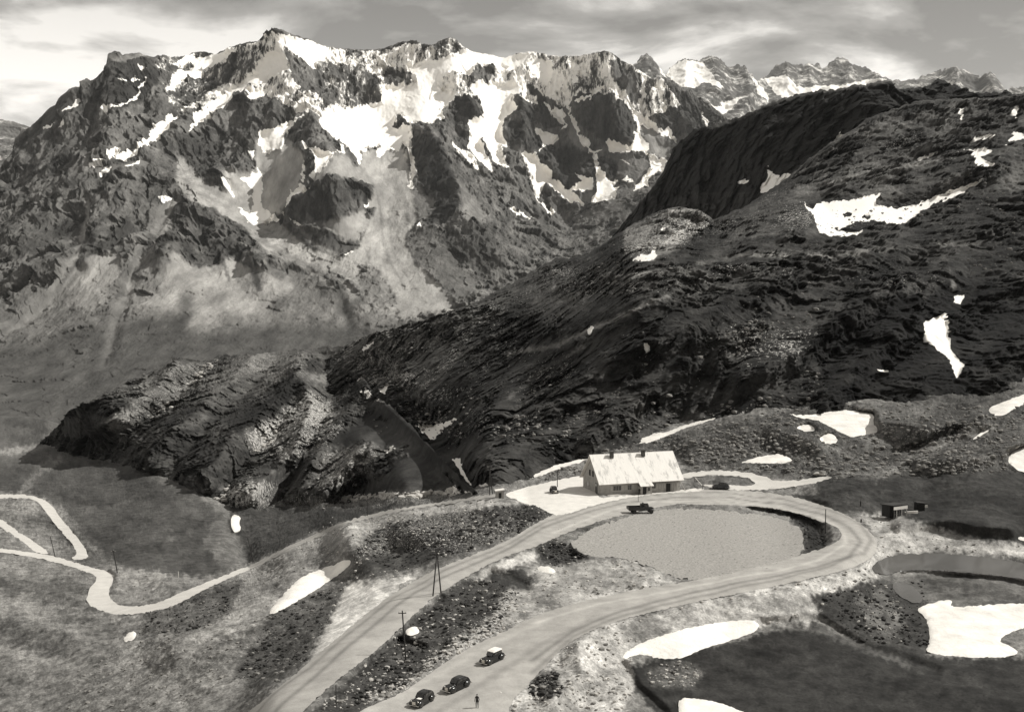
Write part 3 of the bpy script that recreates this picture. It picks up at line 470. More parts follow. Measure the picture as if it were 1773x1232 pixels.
for u,v in C2F:
    d=float(gdep([u],[v])[0]); c2pts+=[(u,v,d),(u,v+45,d*.965),(u,v-30,d*1.035)]
c2dep=dfun(c2pts)
rsn=newmap(0); rto=newmap(.03); rsp=newmap(.16); rro=newmap(.9); rrel=newmap()
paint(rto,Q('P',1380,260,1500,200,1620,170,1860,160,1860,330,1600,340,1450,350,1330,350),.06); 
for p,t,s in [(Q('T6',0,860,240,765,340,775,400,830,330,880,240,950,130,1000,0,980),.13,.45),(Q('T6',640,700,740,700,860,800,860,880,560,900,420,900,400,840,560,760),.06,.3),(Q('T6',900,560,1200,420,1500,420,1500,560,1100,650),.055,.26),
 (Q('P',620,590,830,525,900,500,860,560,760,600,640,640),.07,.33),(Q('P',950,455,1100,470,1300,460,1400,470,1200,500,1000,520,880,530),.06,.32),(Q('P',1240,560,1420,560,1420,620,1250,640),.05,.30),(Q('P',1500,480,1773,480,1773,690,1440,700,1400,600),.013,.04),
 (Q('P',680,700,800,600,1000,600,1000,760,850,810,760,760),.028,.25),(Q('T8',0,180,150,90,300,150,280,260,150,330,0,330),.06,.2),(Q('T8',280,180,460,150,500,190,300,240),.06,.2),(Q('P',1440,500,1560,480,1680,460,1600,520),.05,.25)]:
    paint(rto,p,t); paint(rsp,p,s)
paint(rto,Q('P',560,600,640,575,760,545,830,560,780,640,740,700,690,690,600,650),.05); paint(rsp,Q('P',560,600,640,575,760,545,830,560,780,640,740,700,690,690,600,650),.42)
paint(rto,Q('P',580,600,640,575,710,565,700,640,650,680,610,640),.085)  # tail painted lighter to offset the shading on its steep left-facing slope
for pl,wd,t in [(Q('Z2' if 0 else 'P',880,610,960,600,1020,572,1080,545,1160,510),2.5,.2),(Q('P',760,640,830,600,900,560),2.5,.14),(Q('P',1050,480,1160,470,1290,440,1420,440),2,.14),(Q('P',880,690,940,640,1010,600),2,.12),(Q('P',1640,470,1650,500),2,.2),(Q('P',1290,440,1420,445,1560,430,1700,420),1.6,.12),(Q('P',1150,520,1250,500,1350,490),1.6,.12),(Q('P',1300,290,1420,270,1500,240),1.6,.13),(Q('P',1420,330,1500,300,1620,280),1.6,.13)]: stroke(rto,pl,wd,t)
for pl,wd,a in [(Q('P',1560,180,1440,250,1350,340,1260,420,1150,500,1000,560,900,600,780,640,700,690),60,.035),(Q('P',1090,395,1175,360,1230,385,1180,430),40,.03),(Q('P',1320,345,1400,370,1390,400,1300,430),36,.03),(Q('P',1773,250,1600,330,1450,330),50,.03),
 (Q('P',1700,400,1500,440,1300,450,1150,480),40,.03),(Q('P',1350,480,1200,560,1060,620,950,700),45,.035),(Q('P',1050,560,900,640,830,740),36,.03),(Q('P',1640,470,1500,520,1400,600,1280,660),40,.03),(Q('P',1560,560,1480,640,1430,700),36,.025),(Q('P',1180,640,1100,700,1020,760),30,.025),
 (Q('P',1000,450,900,520,800,560),34,.03),(Q('P',860,500,760,560,650,600),30,.03),(Q('P',1250,600,1240,660,1200,710),22,.02),(Q('P',700,640,740,700),22,.02)]: ridge(rrel,pl,wd,a)
for pl,wd,a in [(Q('P',640,620,700,680,770,760,830,850),26,-.03),(Q('P',1400,380,1500,370,1600,350,1700,320),22,-.02),(Q('P',1080,420,1230,400,1300,400),22,-.015),(Q('P',860,760,900,700,1000,640),16,-.015)]: ridge(rrel,pl,wd,a)
C2SN=[Q('T6',838,800,800,760,760,730,830,770,880,742,1000,735,1080,715,1145,700,1110,740,1120,757,1200,770,1290,755,1400,710,1490,680,1565,652,1575,655,1480,712,1440,735,1370,755,1300,795,1240,838,1190,842,1100,825,1030,832,960,860,915,862,1060,882,1000,895,920,895,870,878,850,840),
 Q('T6',35,1000,60,980,115,970,135,938,148,985,120,1002,60,1008),Q('T6',150,877,192,850,180,870),Q('T6',1490,490,1520,515,1620,512,1625,525,1580,540,1600,560,1640,580,1600,592,1560,585,1545,560,1560,540,1515,515),Q('T6',1700,470,1725,455,1720,425,1765,435,1773,465,1700,475),Q('T6',1712,375,1730,320,1745,320,1740,375),Q('T6',1660,505,1700,490,1690,500),
 Q('T6',1480,325,1500,325,1495,390,1485,390),Q('P',1595,560,1635,542,1640,570,1645,605,1668,632,1655,657,1645,625,1605,590),Q('P',1650,512,1668,512,1664,526,1650,523),Q('P',1515,640,1538,639,1536,644,1518,645),Q('P',1015,572,1024,562,1030,566,1020,580),Q('P',1112,596,1122,596,1126,606,1118,610),
 Q('P',624,604,650,592,646,600,628,607),Q('P',724,738,756,735,795,721,768,745,748,765),Q('P',783,795,798,793,800,812,818,842,824,850,808,834),Q('P',656,675,682,664,666,684),Q('P',826,842,845,838,843,846,830,850),
 Q('T6',1300,545,1420,515,1310,555),Q('T6',1540,470,1560,455,1650,448,1600,465)]
for p in C2SN: paint(rsn,p,1)
paint(rsn,Q('T6',970,785,1010,790,1000,812,975,800),0); paint(rsn,Q('T6',1050,805,1100,800,1080,825),0)
rsn=blur(rsn,1,1); rto=blur(rto,3,1); rsp=blur(rsp,10,2); rrel=blur(rrel,2,2)
c2top=[(560,640),(575,615),(590,602),(600,596),(640,580),(700,565),(760,545),(820,525),(860,505),(930,465),(960,448),(1010,444),(1040,425),(1080,398),(1110,380),(1150,362),(1174,359),(1209,363),(1236,380),(1283,361),(1318,339),(1338,326),(1369,302),(1432,251),(1471,228),(1502,205),(1549,189),(1588,175),(1635,171),(1686,171),(1737,168),(1773,162),(1860,158)]
MR=tmat('ridge_rock',.12,.9,.6,stretch=(.85,.85,1.2),rot=(0,math.radians(24),0),speck=.46,var=(.15,1.85),soft=10,snowcol=.82)  # pale rock specks, brightened to stand in for sunlit highlights on the ledges
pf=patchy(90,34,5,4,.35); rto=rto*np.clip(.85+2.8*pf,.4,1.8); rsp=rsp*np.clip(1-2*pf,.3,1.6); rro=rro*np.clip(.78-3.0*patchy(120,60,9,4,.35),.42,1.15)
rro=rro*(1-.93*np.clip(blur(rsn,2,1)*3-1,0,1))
ca,sa=math.cos(math.radians(24)),math.sin(math.radians(24))
def strata(P): return np.stack([P[:,0]*ca+P[:,2]*sa,P[:,1],-P[:,0]*sa+P[:,2]*ca],-1)
def rnoise(P,rg,u,v,D):
    S=strata(P)*[.7,.8,1.25]; k=D/500; W_=S+np.stack([fbm(P/12,2,16)*9]*3,-1)
    s=fbm(S/36,4,51,.55,True)*5.5*rg*k**.6+(fbm(S/9,4,57,.62,True)*4.2+fbm(S/2.6,3,59,.6,True)*1.1)*rg*k**.7; t=terrace(P,20,91,rg,.9)+terrace(P,9,93,rg,.7)+terrace(P,5,95,rg,1.0)+terrace(P,2.2,97,rg,1.0); t=t*.12-(facets(W_/13,21)*5.0+facets(W_/5,23)*2.2+facets(W_/2.2,25)*.9)*rg*k**.7; return np.stack([s*0,-s+t,s*.35-t*.15],-1)
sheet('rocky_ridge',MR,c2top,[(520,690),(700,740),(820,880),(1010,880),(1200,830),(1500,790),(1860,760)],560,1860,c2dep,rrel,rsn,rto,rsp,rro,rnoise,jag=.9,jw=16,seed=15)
# ================================================================ ROCKY KNOLL left of the gully
dpts=[(60,790,690),(80,765,705),(130,705,770),(230,655,860),(310,622,910),(440,612,920),(520,606,900),(595,600,850),(520,650,790),(600,655,780),(400,790,560),(620,810,490),(700,800,420),(650,690,640),(720,760,465),(820,852,333),(230,806,578),(350,850,470),(430,870,440),(560,868,420),(640,862,412),(750,860,368),
 (170,730,745),(250,700,760),(400,700,720),(400,780,560),(500,760,595),(600,740,590),(620,800,470),(520,820,460),(700,810,400),(150,800,640),(300,760,650),(830,870,325),(300,880,450),(560,900,400),(800,900,330)]
FOOT=[(78,768),(150,785),(230,806),(290,826),(350,850),(430,868),(500,868),(560,868),(640,862),(700,861),(750,858),(820,850)]
dpts=[p for p in dpts if not ((p[0],p[1]) in ((80,765),(230,806),(350,850),(430,870),(560,868),(640,862),(750,860),(820,852),(620,800),(520,820),(700,810),(150,800),(300,760),(830,870),(300,880),(560,900),(800,900),(60,790),(400,780)))]
for u,v in FOOT:
    d=float(gdep([u],[v])[0]); dpts+=[(u,v,d),(u,v+40,d*.965),(u,v-28,d*1.05)]
ddep=dfun(dpts)
dsn=newmap(0); dto=newmap(.05); dsp=newmap(.24); dro=newmap(.9); drel=newmap()
for p,t,s,r in [(Q('P',200,690,310,625,440,612,530,605,530,650,460,690,330,720,200,730),.085,.38,.8),(Q('P',90,770,130,710,230,690,200,750,140,790),.03,.1,.8),(Q('T7',540,390,640,300,780,240,900,180,960,200,820,350,640,400),.045,.15,.8),  # first area: the knoll's lit left top, its light painted as paler tone
 (Q('T7',380,350,440,310,460,370,400,385),.2,.55,.6),(Q('T7',440,515,560,400,700,380,820,400,900,470,800,600,700,600,620,540),.035,.12,.9),(Q('T7',820,380,860,330,960,230,1060,170,1080,240,900,380),.028,.08,.8),
 (Q('T7',880,380,1000,330,1090,240,1200,260,1180,380,1100,460,980,480,900,450),.09,.62,.9),(Q('T7',1080,190,1250,210,1300,260,1200,300,1090,230),.06,.3,.6),(Q('T7',1000,360,1250,360,1180,430,1000,500),.08,.5,.8),
 (Q('T7',800,600,900,560,1000,570,940,640,820,640),.09,.65,.9),(Q('T7',1180,450,1320,420,1360,470,1260,580,1150,600,1090,600),.08,.5,.9),
 (Q('T7',1180,430,1350,280,1470,360,1500,430,1380,450,1310,420,1200,450),.030,.05,.13),(Q('T7',1280,600,1380,520,1500,420,1600,560,1620,600,1400,620,1300,610),.026,.10,.18),(Q('T7',1360,270,1460,340,1600,470,1720,600,1650,600,1520,450,1420,350),.02,.02,.1),
 (Q('T7',740,640,1000,630,1300,610,1620,600,1700,620,1300,660,760,680),.08,.5,.6)]:
    paint(dto,p,t); paint(dsp,p,s); paint(dro,p,r)
stroke(dto,Q('P',520,650,545,654,580,657,605,654,630,657),2.2,.3); stroke(dto,Q('P',300,745,420,700,480,675),2,.12); stroke(dro,Q('P',520,650,545,654,580,657,605,654,630,657),5,0)
for p in [Q('T7',1280,238,1330,245,1365,268,1340,278,1310,262),Q('T7',1370,455,1390,445,1420,448,1380,470),Q('T7',1230,190,1290,183,1295,190,1260,203),Q('T7',1618,580,1660,605,1700,615,1640,628,1622,630)]: paint(dsn,p,1)
dsn=blur(dsn,1,1); dto=blur(dto,5,2); dsp=blur(dsp,6,2); dro=blur(dro,4,2)
for pl,wd,a in [(Q('P',312,620,270,670,200,720,130,780),40,.05),(Q('P',440,612,400,660,330,720,260,790),40,.05),(Q('P',520,640,480,690,410,750,350,820),46,.06),(Q('P',520,650,540,700,510,780,440,850),44,.06),(Q('P',630,670,580,740,540,800,520,850),36,.05),(Q('P',625,770,600,810,560,850),36,.05),(Q('P',640,775,650,820),26,.04),
 (Q('P',655,690,720,750,770,800,822,850),22,.03)]: ridge(drel,pl,wd,a)
drel=blur(drel,2,2)*1.35; pf=patchy(60,26,15,4,.35); dto=dto*np.clip(1+2.4*pf,.5,1.9); dro=dro*np.clip(.85-2.2*patchy(80,40,19,4,.35),.4,1.15)
dtop=[(60,785),(75,765),(95,740),(130,705),(190,678),(230,655),(280,635),(300,618),(313,618),(318,628),(345,630),(375,616),(440,612),(520,605),(560,601),(596,600),(612,618),(628,650),(638,668),(655,688),(680,706),(720,745),(760,790),(800,830),(828,856)]
MD=tmat('knoll_rock',.14,.8,.6,stretch=(.85,.85,1.2),rot=(0,math.radians(24),0),speck=.42,var=(.2,1.8),soft=10,snowcol=.82)
def dnoise(P,rg,u,v,D):
    S=strata(P)*[.7,.8,1.2]; W_=S+np.stack([fbm(P/12,2,16)*9]*3,-1)
    s=fbm(S/40,4,61,.55,True)*7*rg+(fbm(S/9,4,67,.65,True)*4.0+fbm(S/2.6,3,69,.6,True)*1.2)*(rg-.05); t=terrace(P,12,101,rg,.9)+terrace(P,5,105,rg,1.1)+terrace(P,2.2,107,rg,1.0); t=-(facets(W_/15,31)*6.5+facets(W_/6,33)*2.8+facets(W_/2.4,35)*1.1)*np.clip(rg-.08,0,1); return np.stack([s*0,-s+t,s*.35-t*.15],-1)
sheet('rocky_knoll',MD,dtop,[(60,810),(230,850),(350,900),(640,905),(830,890)],60,828,ddep,drel,dsn,dto,dsp,dro,dnoise,jag=1.5,warp=5,jw=18,seed=18)
#=GROUND
# ================================================================ NEAR GROUND
def resample(p,st):
    o=[]
    for a,b in zip(p,np.roll(p,-1,0)):
        n=max(1,int(np.hypot(*(b-a))/st)); 
        for k in range(n): o.append(a+(b-a)*k/n)
    return np.array(o)
gsn=newmap(0); gto=newmap(.16); gsp=newmap(.1); gro=newmap(.5)
for p,t,s,r in [(Q('P',-80,700,90,700,75,765,230,806,140,830,-80,850),.085,.06,.2),
 (Q('P',0,790,120,800,230,800,335,840,400,890,428,970,350,1002,215,985,150,930,110,880,60,855,-80,850,-80,790),.062,.05,.15),
 (Q('P',230,800,340,842,400,888,425,970,410,975,395,900,330,850,230,812),.13,.2,.2),(Q('P',370,900,415,900,430,975,390,985,350,940),.12,.1,.2),
 (Q('P',395,865,640,858,830,858,700,885,600,912,520,950,430,985,415,930),.045,.12,.4),(Q('P',430,860,640,855,820,855,800,864,640,876,430,880),.1,.5,.7),
 (Q('P',-80,965,150,975,150,1040,160,1060,240,1085,200,1130,120,1232,-80,1290),.17,.12,.5),(Q('P',-80,1060,60,1075,140,1110,100,1140,-80,1100),.12,.1,.5),(Q('P',-80,985,60,990,140,1010,100,1030,-80,1010),.12,.1,.4),
 (Q('P',190,1050,160,1060,240,1085,330,1095,480,1090,420,1180,300,1232,120,1290,120,1200,200,1120),.18,.3,.6),
 (Q('P',200,990,235,985,270,990,340,1010,290,1035,230,1045,195,1030,190,1010),.2,.15,.4),(Q('P',290,995,345,1010,400,995,340,1000),.32,.1,.2),
 (Q('P',600,900,640,915,590,960,520,1030,460,1080,340,1110,240,1090,340,1030,470,960),.24,.22,.5),  # lit flank of the spur: sunlight painted in as a paler tone
 (Q('P',500,950,600,905,700,880,860,862,870,872,740,900,640,925,560,945),.27,.35,.4),
 (Q('P',470,1060,600,1000,620,1000,560,1090,530,1150,440,1200,400,1170),.08,.2,.6),(Q('P',240,1060,420,1000,400,1060,330,1100,250,1095),.10,.2,.6),
 (Q('P',605,1008,695,1002,730,990,690,1020,640,1062,560,1132,535,1150,565,1085),.50,.05,.05),
 (Q('P',630,925,700,900,820,880,960,885,975,895,900,925,820,950,740,975,700,990,610,1000,615,950),.07,.42,.8),(Q('P',620,970,700,950,780,955,740,980,620,998),.055,.1,.3),(Q('P',820,882,900,875,960,886,920,905,840,908),.035,.3,.8),
 (Q('P',760,1035,800,1000,850,992,905,1030,870,1085,780,1135,700,1195,600,1290,480,1290,640,1140,715,1065),.05,.14,.45),
 (Q('P',895,1000,930,1010,905,1065,869,1095,783,1138,700,1198,640,1222,640,1205,700,1180,760,1128,850,1065,875,1020),.16,.6,.7),
 (Q('P',880,1010,920,985,1000,965,1080,962,1120,970,1175,1008,1050,1045,900,1085,870,1080,890,1040),.3,.2,.25),(Q('P',980,980,1010,975,950,1050,920,1060),.2,.15,.2),(Q('P',1080,1030,1110,980,1170,1008,1120,1028),.4,.3,.3),
 (Q('P',800,1000,850,985,930,945,935,965,880,985,845,1000),.42,.1,.1),(Q('P',840,992,900,985,935,1000,905,1022,870,1015),.03,.05,.4),(Q('P',925,945,950,935,985,940,1022,965,985,980,955,982,930,965),.04,.15,.6),
 (Q('P',880,1290,885,1215,905,1190,960,1120,1010,1090,1080,1072,1300,1020,1500,985,1530,1000,1420,1060,1380,1070,1310,1085,1200,1085,1090,1130,1100,1180,1060,1290),.34,.18,.45),
 (Q('P',1060,1085,1300,1035,1420,1010,1400,1050,1300,1080,1200,1085,1100,1110),.29,.06,.4),(Q('P',915,1180,960,1160,980,1200,930,1215),.07,.35,.9),
 (Q('P',1095,1150,1190,1128,1310,1100,1400,1072,1480,1110,1600,1135,1850,1140,1850,1290,1200,1290,1100,1200),.028,.03,.15),(Q('P',1120,1160,1180,1140,1220,1160,1200,1190,1130,1190),.1,.25,.6),
 (Q('P',1400,1030,1520,1002,1600,1010,1620,1120,1600,1135,1480,1110,1420,1065),.04,.12,.4),(Q('P',1480,1030,1530,1020,1570,1080,1540,1110,1500,1075),.12,.15,.3),(Q('P',1530,1000,1640,990,1850,1010,1850,1045,1640,1050,1600,1040),.1,.05,.2),(Q('P',1380,1070,1410,1045,1415,1070,1395,1085),.3,.1,.2),
 (Q('P',1500,905,1560,892,1640,920,1700,935,1850,950,1850,965,1700,960,1560,958,1515,975,1500,1000,1430,1010,1500,975,1520,945),.34,.2,.25),
 (Q('P',1480,878,1530,870,1535,892,1500,900),.3,.1,.2),(Q('P',1560,958,1700,955,1850,985,1850,1010,1700,975,1540,963),.06,.2,.5),
 (Q('P',1400,828,1500,822,1850,812,1850,950,1700,935,1620,915,1560,892,1440,888,1330,862,1420,850),.035,.06,.3),
 (Q('P',1180,850,1230,842,1330,862,1430,884,1500,905,1500,915,1420,885,1300,862),.2,.3,.4),
 (Q('P',1000,800,1090,770,1250,735,1400,705,1550,700,1850,640,1850,812,1500,824,1420,828,1330,812,1190,812,1180,790,1080,786),.065,.26,.8),(Q('P',1470,700,1560,695,1640,690,1560,760,1500,790),.1,.2,.6),
 (Q('P',1300,860,1370,872,1420,900,1430,945,1390,985,1340,1000,1385,970,1395,920,1350,885,1290,875),.03,.1,.6),(Q('P',1120,870,1280,868,1290,875,1130,880),.1,.4,.6),
 (Q('P',850,850,900,838,1024,800,1024,820,930,838,868,856),.12,.45,.7)]:
    paint(gto,p,t); paint(gsp,p,s); paint(gro,p,r)
for pl,wd,t in [(Q('P',1520,825,1560,808,1610,780,1660,755,1720,740),7,.17),(Q('P',1430,818,1520,822,1640,808,1720,790),3,.12),(Q('P',1370,755,1450,780,1530,812),3,.12),(Q('P',1690,745,1640,770,1580,800),3,.11),(Q('P',1290,745,1380,760,1480,800),3,.1),(Q('P',70,890,150,950,160,962),2,.03),
 (Q('ZL',560,240,640,190,760,170,900,130,1000,60,1060,20),1.5,.14),(Q('P',40,850,75,800,105,795,50,830),3,.18),(Q('P',0,782,60,775,110,765),3,.25),(Q('ZL',900,400,1100,400,1280,390),2,.12),(Q('P',1500,935,1600,948,1640,958,1773,965),1.5,.1),(Q('P',1570,905,1650,930,1773,945),1.2,.14),
 (Q('P',240,1100,330,1115,450,1110),3,.17),(Q('ZL',760,910,700,925,640,880),1.5,.05),(Q('ZL',270,120,380,270,460,360,545,450),1.5,.04),(Q('P',1300,1085,1420,1090,1520,1130,1600,1165),2,.1)]: stroke(gto,pl,wd,t)
gto=blur(gto,3,2)*np.clip(1+1.3*patchy(110,34,25,5,-.1)+.9*patchy(18,8,27,3),.5,1.55); gsp=blur(gsp,5,2); gro=blur(gro,4,2)
gtop=[(-80,716),(60,722),(110,735),(150,760),(240,790),(350,830),(430,850),(640,845),(740,845),(830,832),(900,815),(1000,785),(1090,752),(1150,735),(1250,708),(1400,692),(1550,685),(1700,672),(1773,645),(1860,620)]
MG=tmat('ground_cover',.35,2.6,.16,v2=(.35,1.65),speck=.42,var=(.3,1.7),soft=8)
def gnoise(P,rg,u,v,D):
    P2=P*[1,1,1.5]; k=1-samp(flat2,u,v)
    s=(fbm(P2/9,4,71,.6)*1.5*np.clip(D/250,.6,2)+fbm(P2/1.6,4,75,.65)*.75*np.clip(D/300,.5,1.6))*(.25+rg)*k
    return np.stack([s*0,s*0,s],-1)
def gpost(Wp,u,v):
    Wp[:,2]-=.16*(samp(flatb,u,v)>.8); return Wp
sheet('ground',MG,gtop,[(-80,1400),(1860,1400)],-80,1860,gdep,newmap(0),gsn,gto,gsp,gro,gnoise,jag=0,warp=4.5,back=6,backk=.01,post=gpost,seed=20,step=STEP)
def patch(name,poly,mat,lift,bulge=0,sm=2,st=5,jit=1.0,edge=3.0,kind='structure',zflat=None):
    p=chaikin(poly,sm); p=resample(p,edge); n=len(p)
    if jit:
        q=np.stack([p[:,0]/7,p[:,1]/7,p[:,0]*0],-1); p=p+np.stack([fbm(q,3,81,.6),fbm(q+9,3,83,.6)],-1)*jit*4
    x0,y0=p.min(0); x1,y1=p.max(0); g=[(x,y) for x in np.arange(x0,x1,st) for y in np.arange(y0,y1,st*.7)]
    g=np.array(g) if g else np.zeros((0,2))
    # inside test and distance to edge
    def inside(g):
        ins=np.zeros(len(g),bool)
        for a,b in zip(p,np.roll(p,-1,0)):
            if a[1]==b[1]: continue
            ins^=((a[1]>g[:,1])!=(b[1]>g[:,1]))&(g[:,0]<(b[0]-a[0])*(g[:,1]-a[1])/(b[1]-a[1])+a[0])
        return ins
    def edist(g):
        D=np.full(len(g),1e9)
        for q_ in p: D=np.minimum(D,np.hypot(g[:,0]-q_[0],g[:,1]-q_[1]))
        return D
    if len(g):
        g=g[inside(g)]; 
    if len(g):
        D=edist(g); g=g[D>1.2]; D=D[D>1.2]
    else: D=np.zeros(0)
    allp=np.concatenate([p,g]) if len(g) else p
    r=geometry.delaunay_2d_cdt([Vector((a,b)) for a,b in allp],[(i,(i+1)%n) for i in range(n)],[],0,1e-5)
    vs=np.array([(v.x,v.y) for v in r[0]]); tri=[list(f) for f in r[2]]
    cen=np.array([vs[f].mean(0) for f in tri]); ok=inside(cen)
    tri=np.array([f for f,k in zip(tri,ok) if k and len(f)==3])
    d=gdep(vs[:,0],vs[:,1]); Wp=world(vs[:,0],vs[:,1],d)
    if zflat is not None: Wp[:,2]=zflat
    e=edist(vs); Wp[:,2]+=lift+bulge*np.minimum(e/10,1)**.5
    if bulge: Wp[:,2]+=fbm(Wp/6,3,85,.5)*bulge*.6*np.minimum(e/10,1)
    # orient upward
    a,b,c=Wp[tri[:,0]],Wp[tri[:,1]],Wp[tri[:,2]]; nz=np.cross(b-a,c-a)[:,2]; tri[nz<0]=tri[nz<0][:,::-1]
    o=mk_np(name,Wp,tri,mat); setp(o,kind=kind); return o
def roadmat():
    m=smat('gravel_road',.34,.95,.35,.2,.03); N=m.node_tree.nodes; L=m.node_tree.links; b=N['Principled BSDF']
    src=b.inputs['Base Color'].links[0].from_socket
    tc=N.new('ShaderNodeTexCoord'); n=N.new('ShaderNodeTexNoise'); n.inputs['Scale'].default_value=6; n.inputs['Detail'].default_value=6; n.inputs['Roughness'].default_value=.75; L.new(tc.outputs['Object'],n.inputs['Vector'])
    r=N.new('ShaderNodeMapRange'); r.inputs[1].default_value=.3; r.inputs[2].default_value=.7; r.inputs[3].default_value=.8; r.inputs[4].default_value=1.2; L.new(n.outputs['Fac'],r.inputs[0])
    # wheel tracks from the stored distance across the road
    at=N.new('ShaderNodeAttribute'); at.attribute_name='across'
    mx=N.new('ShaderNodeMath'); mx.operation='MULTIPLY'; L.new(r.outputs[0],mx.inputs[0]); L.new(at.outputs['Fac'],mx.inputs[1])
    c=N.new('ShaderNodeMix'); c.data_type='RGBA'; c.blend_type='MULTIPLY'; c.inputs[0].default_value=1; L.new(src,c.inputs[6]); L.new(mx.outputs[0],c.inputs[7]); L.new(c.outputs[2],b.inputs['Base Color'])
    return m
MROAD=roadmat(); MPLAZA=smat('pale_gravel',.62,.95,.5,.12,.02); MLR=smat('pale_dirt_road',.52,.95,.3,.12,.02)
MOVAL=smat('oval_gravel',.285,.95,2.4,.38,.03); MSNOW=smat('old_snow',.76,.6,.22,.2,.45); MWAT=smat('murky_water',.085,.12,.1,.1,0,spec=.5)
def tracks(o,lines):
    """worn wheel tracks: multiply tone by distance to track lines (photo pixels -> ground)"""
    me=o.data; n=len(me.vertices); co=np.zeros(n*3,np.float32); me.vertices.foreach_get('co',co); co=co.reshape(-1,3)[:,:2]
    val=np.ones(n)
    for pl,wd,f in lines:
        P=np.array([tuple(G(*q))[:2] for q in pl])
        D=np.full(n,1e9)
        for a,b in zip(P[:-1],P[1:]):
            ab=b-a; t=np.clip(((co-a)@ab)/(ab@ab+1e-9),0,1); D=np.minimum(D,np.linalg.norm(co-a-t[:,None]*ab,axis=1))
        val*=1+(f-1)*np.exp(-(D/wd)**2)
    a=me.attributes.new('across','FLOAT','POINT'); a.data.foreach_set('value',val.astype(np.float32))
o=patch('road',ROAD,MROAD,.05,st=3.2,edge=2.5)
tracks(o,[(Q('Z3',930,1232,1100,1080,1250,950,1400,830,1550,755,1720,680)+Q('Z4',120,610,280,555,400,525,560,510,760,510,930,530,1060,565,1150,610,1190,660,1150,710,1040,745,880,780,700,815,520,855,360,900,220,960,80,1060),.5,.60),
 (Q('Z3',870,1232,1050,1080,1200,950,1340,840,1500,755,1720,665)+Q('Z4',120,595,280,540,400,508,560,495,760,495,930,514,1080,550,1190,600,1225,655,1200,700,1090,740,900,790,700,833,520,872,360,917,220,978,80,1100),.45,.66),
 (Q('Z4',100,930,300,870,500,835,700,795,900,760,1060,715,1140,665,1130,620,1050,575,900,535,700,520,500,520,350,550,150,630),.5,1.3),
 (Q('P',640,1228,740,1178,860,1110,940,1075),.8,1.15),(Q('P',760,1232,840,1180,930,1120,1020,1075),.7,.8)])
patch('forecourt',PLAZA,MPLAZA,.058); patch('back_road',BACKROAD,MLR,.05,st=3); patch('valley_road',LROAD,MLR,.06,st=3); patch('upper_valley_road',UROAD,smat('grey_dirt_road',.30,.95,.25,.35,.02),.05,st=3,jit=1.3); patch('hairpin_road',HAIRPIN,MLR,.07,st=3); patch('side_track',LTRACK,MLR,.06,st=3)
patch('gravel_field',OVAL,MOVAL,.045,jit=2.4)
pz=np.mean([G(u,v).z for u,v in POND]); patch('pond',POND,MWAT,.1)
patch('pool',POOL,MWAT,.08)
for k,(_,p) in enumerate(GSN): patch('snow_patch' if k==0 else 'snow_patch',p,MSNOW,.05,bulge=.22,st=4,sm=2,jit=.9)
#=OBJECTS
# (objects appended below)
# ================================================================ OBJECT HELPERS
class MB:
    def __init__(s): s.bm=bmesh.new()
    def box(s,c,d,rz=0,ry=0,rx=0,taper=None):
        r=bmesh.ops.create_cube(s.bm,size=1); M=Matrix.Translation(c)@Matrix.Rotation(rz,4,'Z')@Matrix.Rotation(ry,4,'Y')@Matrix.Rotation(rx,4,'X')@Matrix.Diagonal((*d,1))
        if taper:
            for v in r['verts']:
                if v.co.z>0: v.co.x*=taper[0]; v.co.y*=taper[1]
        bmesh.ops.transform(s.bm,matrix=M,verts=r['verts']); return s
    def rod(s,a,b,r0,r1=None,seg=8):
        a,b=Vector(a),Vector(b); r1=r0 if r1 is None else r1; d=b-a
        r=bmesh.ops.create_cone(s.bm,cap_ends=True,segments=seg,radius1=r0,radius2=r1,depth=d.length)
        bmesh.ops.transform(s.bm,matrix=Matrix.Translation((a+b)/2)@d.to_track_quat('Z','Y').to_matrix().to_4x4(),verts=r['verts']); return s
    def ball(s,c,d,seg=12,rz=0):
        r=bmesh.ops.create_uvsphere(s.bm,u_segments=seg,v_segments=seg//2+1,radius=1)
        bmesh.ops.transform(s.bm,matrix=Matrix.Translation(c)@Matrix.Rotation(rz,4,'Z')@Matrix.Diagonal((*d,1)),verts=r['verts']); return s
    def prism(s,prof,y0,y1,inset=None,axis='y'):
        """profile in (x,z) extruded from y0 to y1; inset(z) narrows the width"""
        n=len(prof); A=[];B=[]
        for x,z in prof:
            k=inset(x,z) if inset else 0
            if axis=='y': A.append(s.bm.verts.new((x,y0+k,z))); B.append(s.bm.verts.new((x,y1-k,z)))
            else: A.append(s.bm.verts.new((y0+k,x,z))); B.append(s.bm.verts.new((y1-k,x,z)))
        s.bm.faces.new(A); s.bm.faces.new(B[::-1])
        for i in range(n): s.bm.faces.new((A[i],B[i],B[(i+1)%n],A[(i+1)%n]))
        return s
    def build(s,name,mat,parent=None,smooth=False,bevel=0):
        bmesh.ops.recalc_face_normals(s.bm,faces=s.bm.faces)
        if bevel: bmesh.ops.bevel(s.bm,geom=list(s.bm.edges),offset=bevel,segments=2,affect='EDGES',clamp_overlap=True)
        me=bpy.data.meshes.new(name); s.bm.to_mesh(me); s.bm.free(); me.materials.append(mat)
        if smooth: me.polygons.foreach_set('use_smooth',[True]*len(me.polygons))
        o=bpy.data.objects.new(name,me); scn.collection.objects.link(o); o.parent=parent; return o
def thing(name,loc,rz,label,cat,group=None):
    e=bpy.data.objects.new(name,None); scn.collection.objects.link(e); e.location=loc; e.rotation_euler=(0,0,rz); e.empty_display_size=.2
    setp(e,label,cat,group); return e
def heading(p,q): d=q-p; return math.atan2(d.y,d.x)
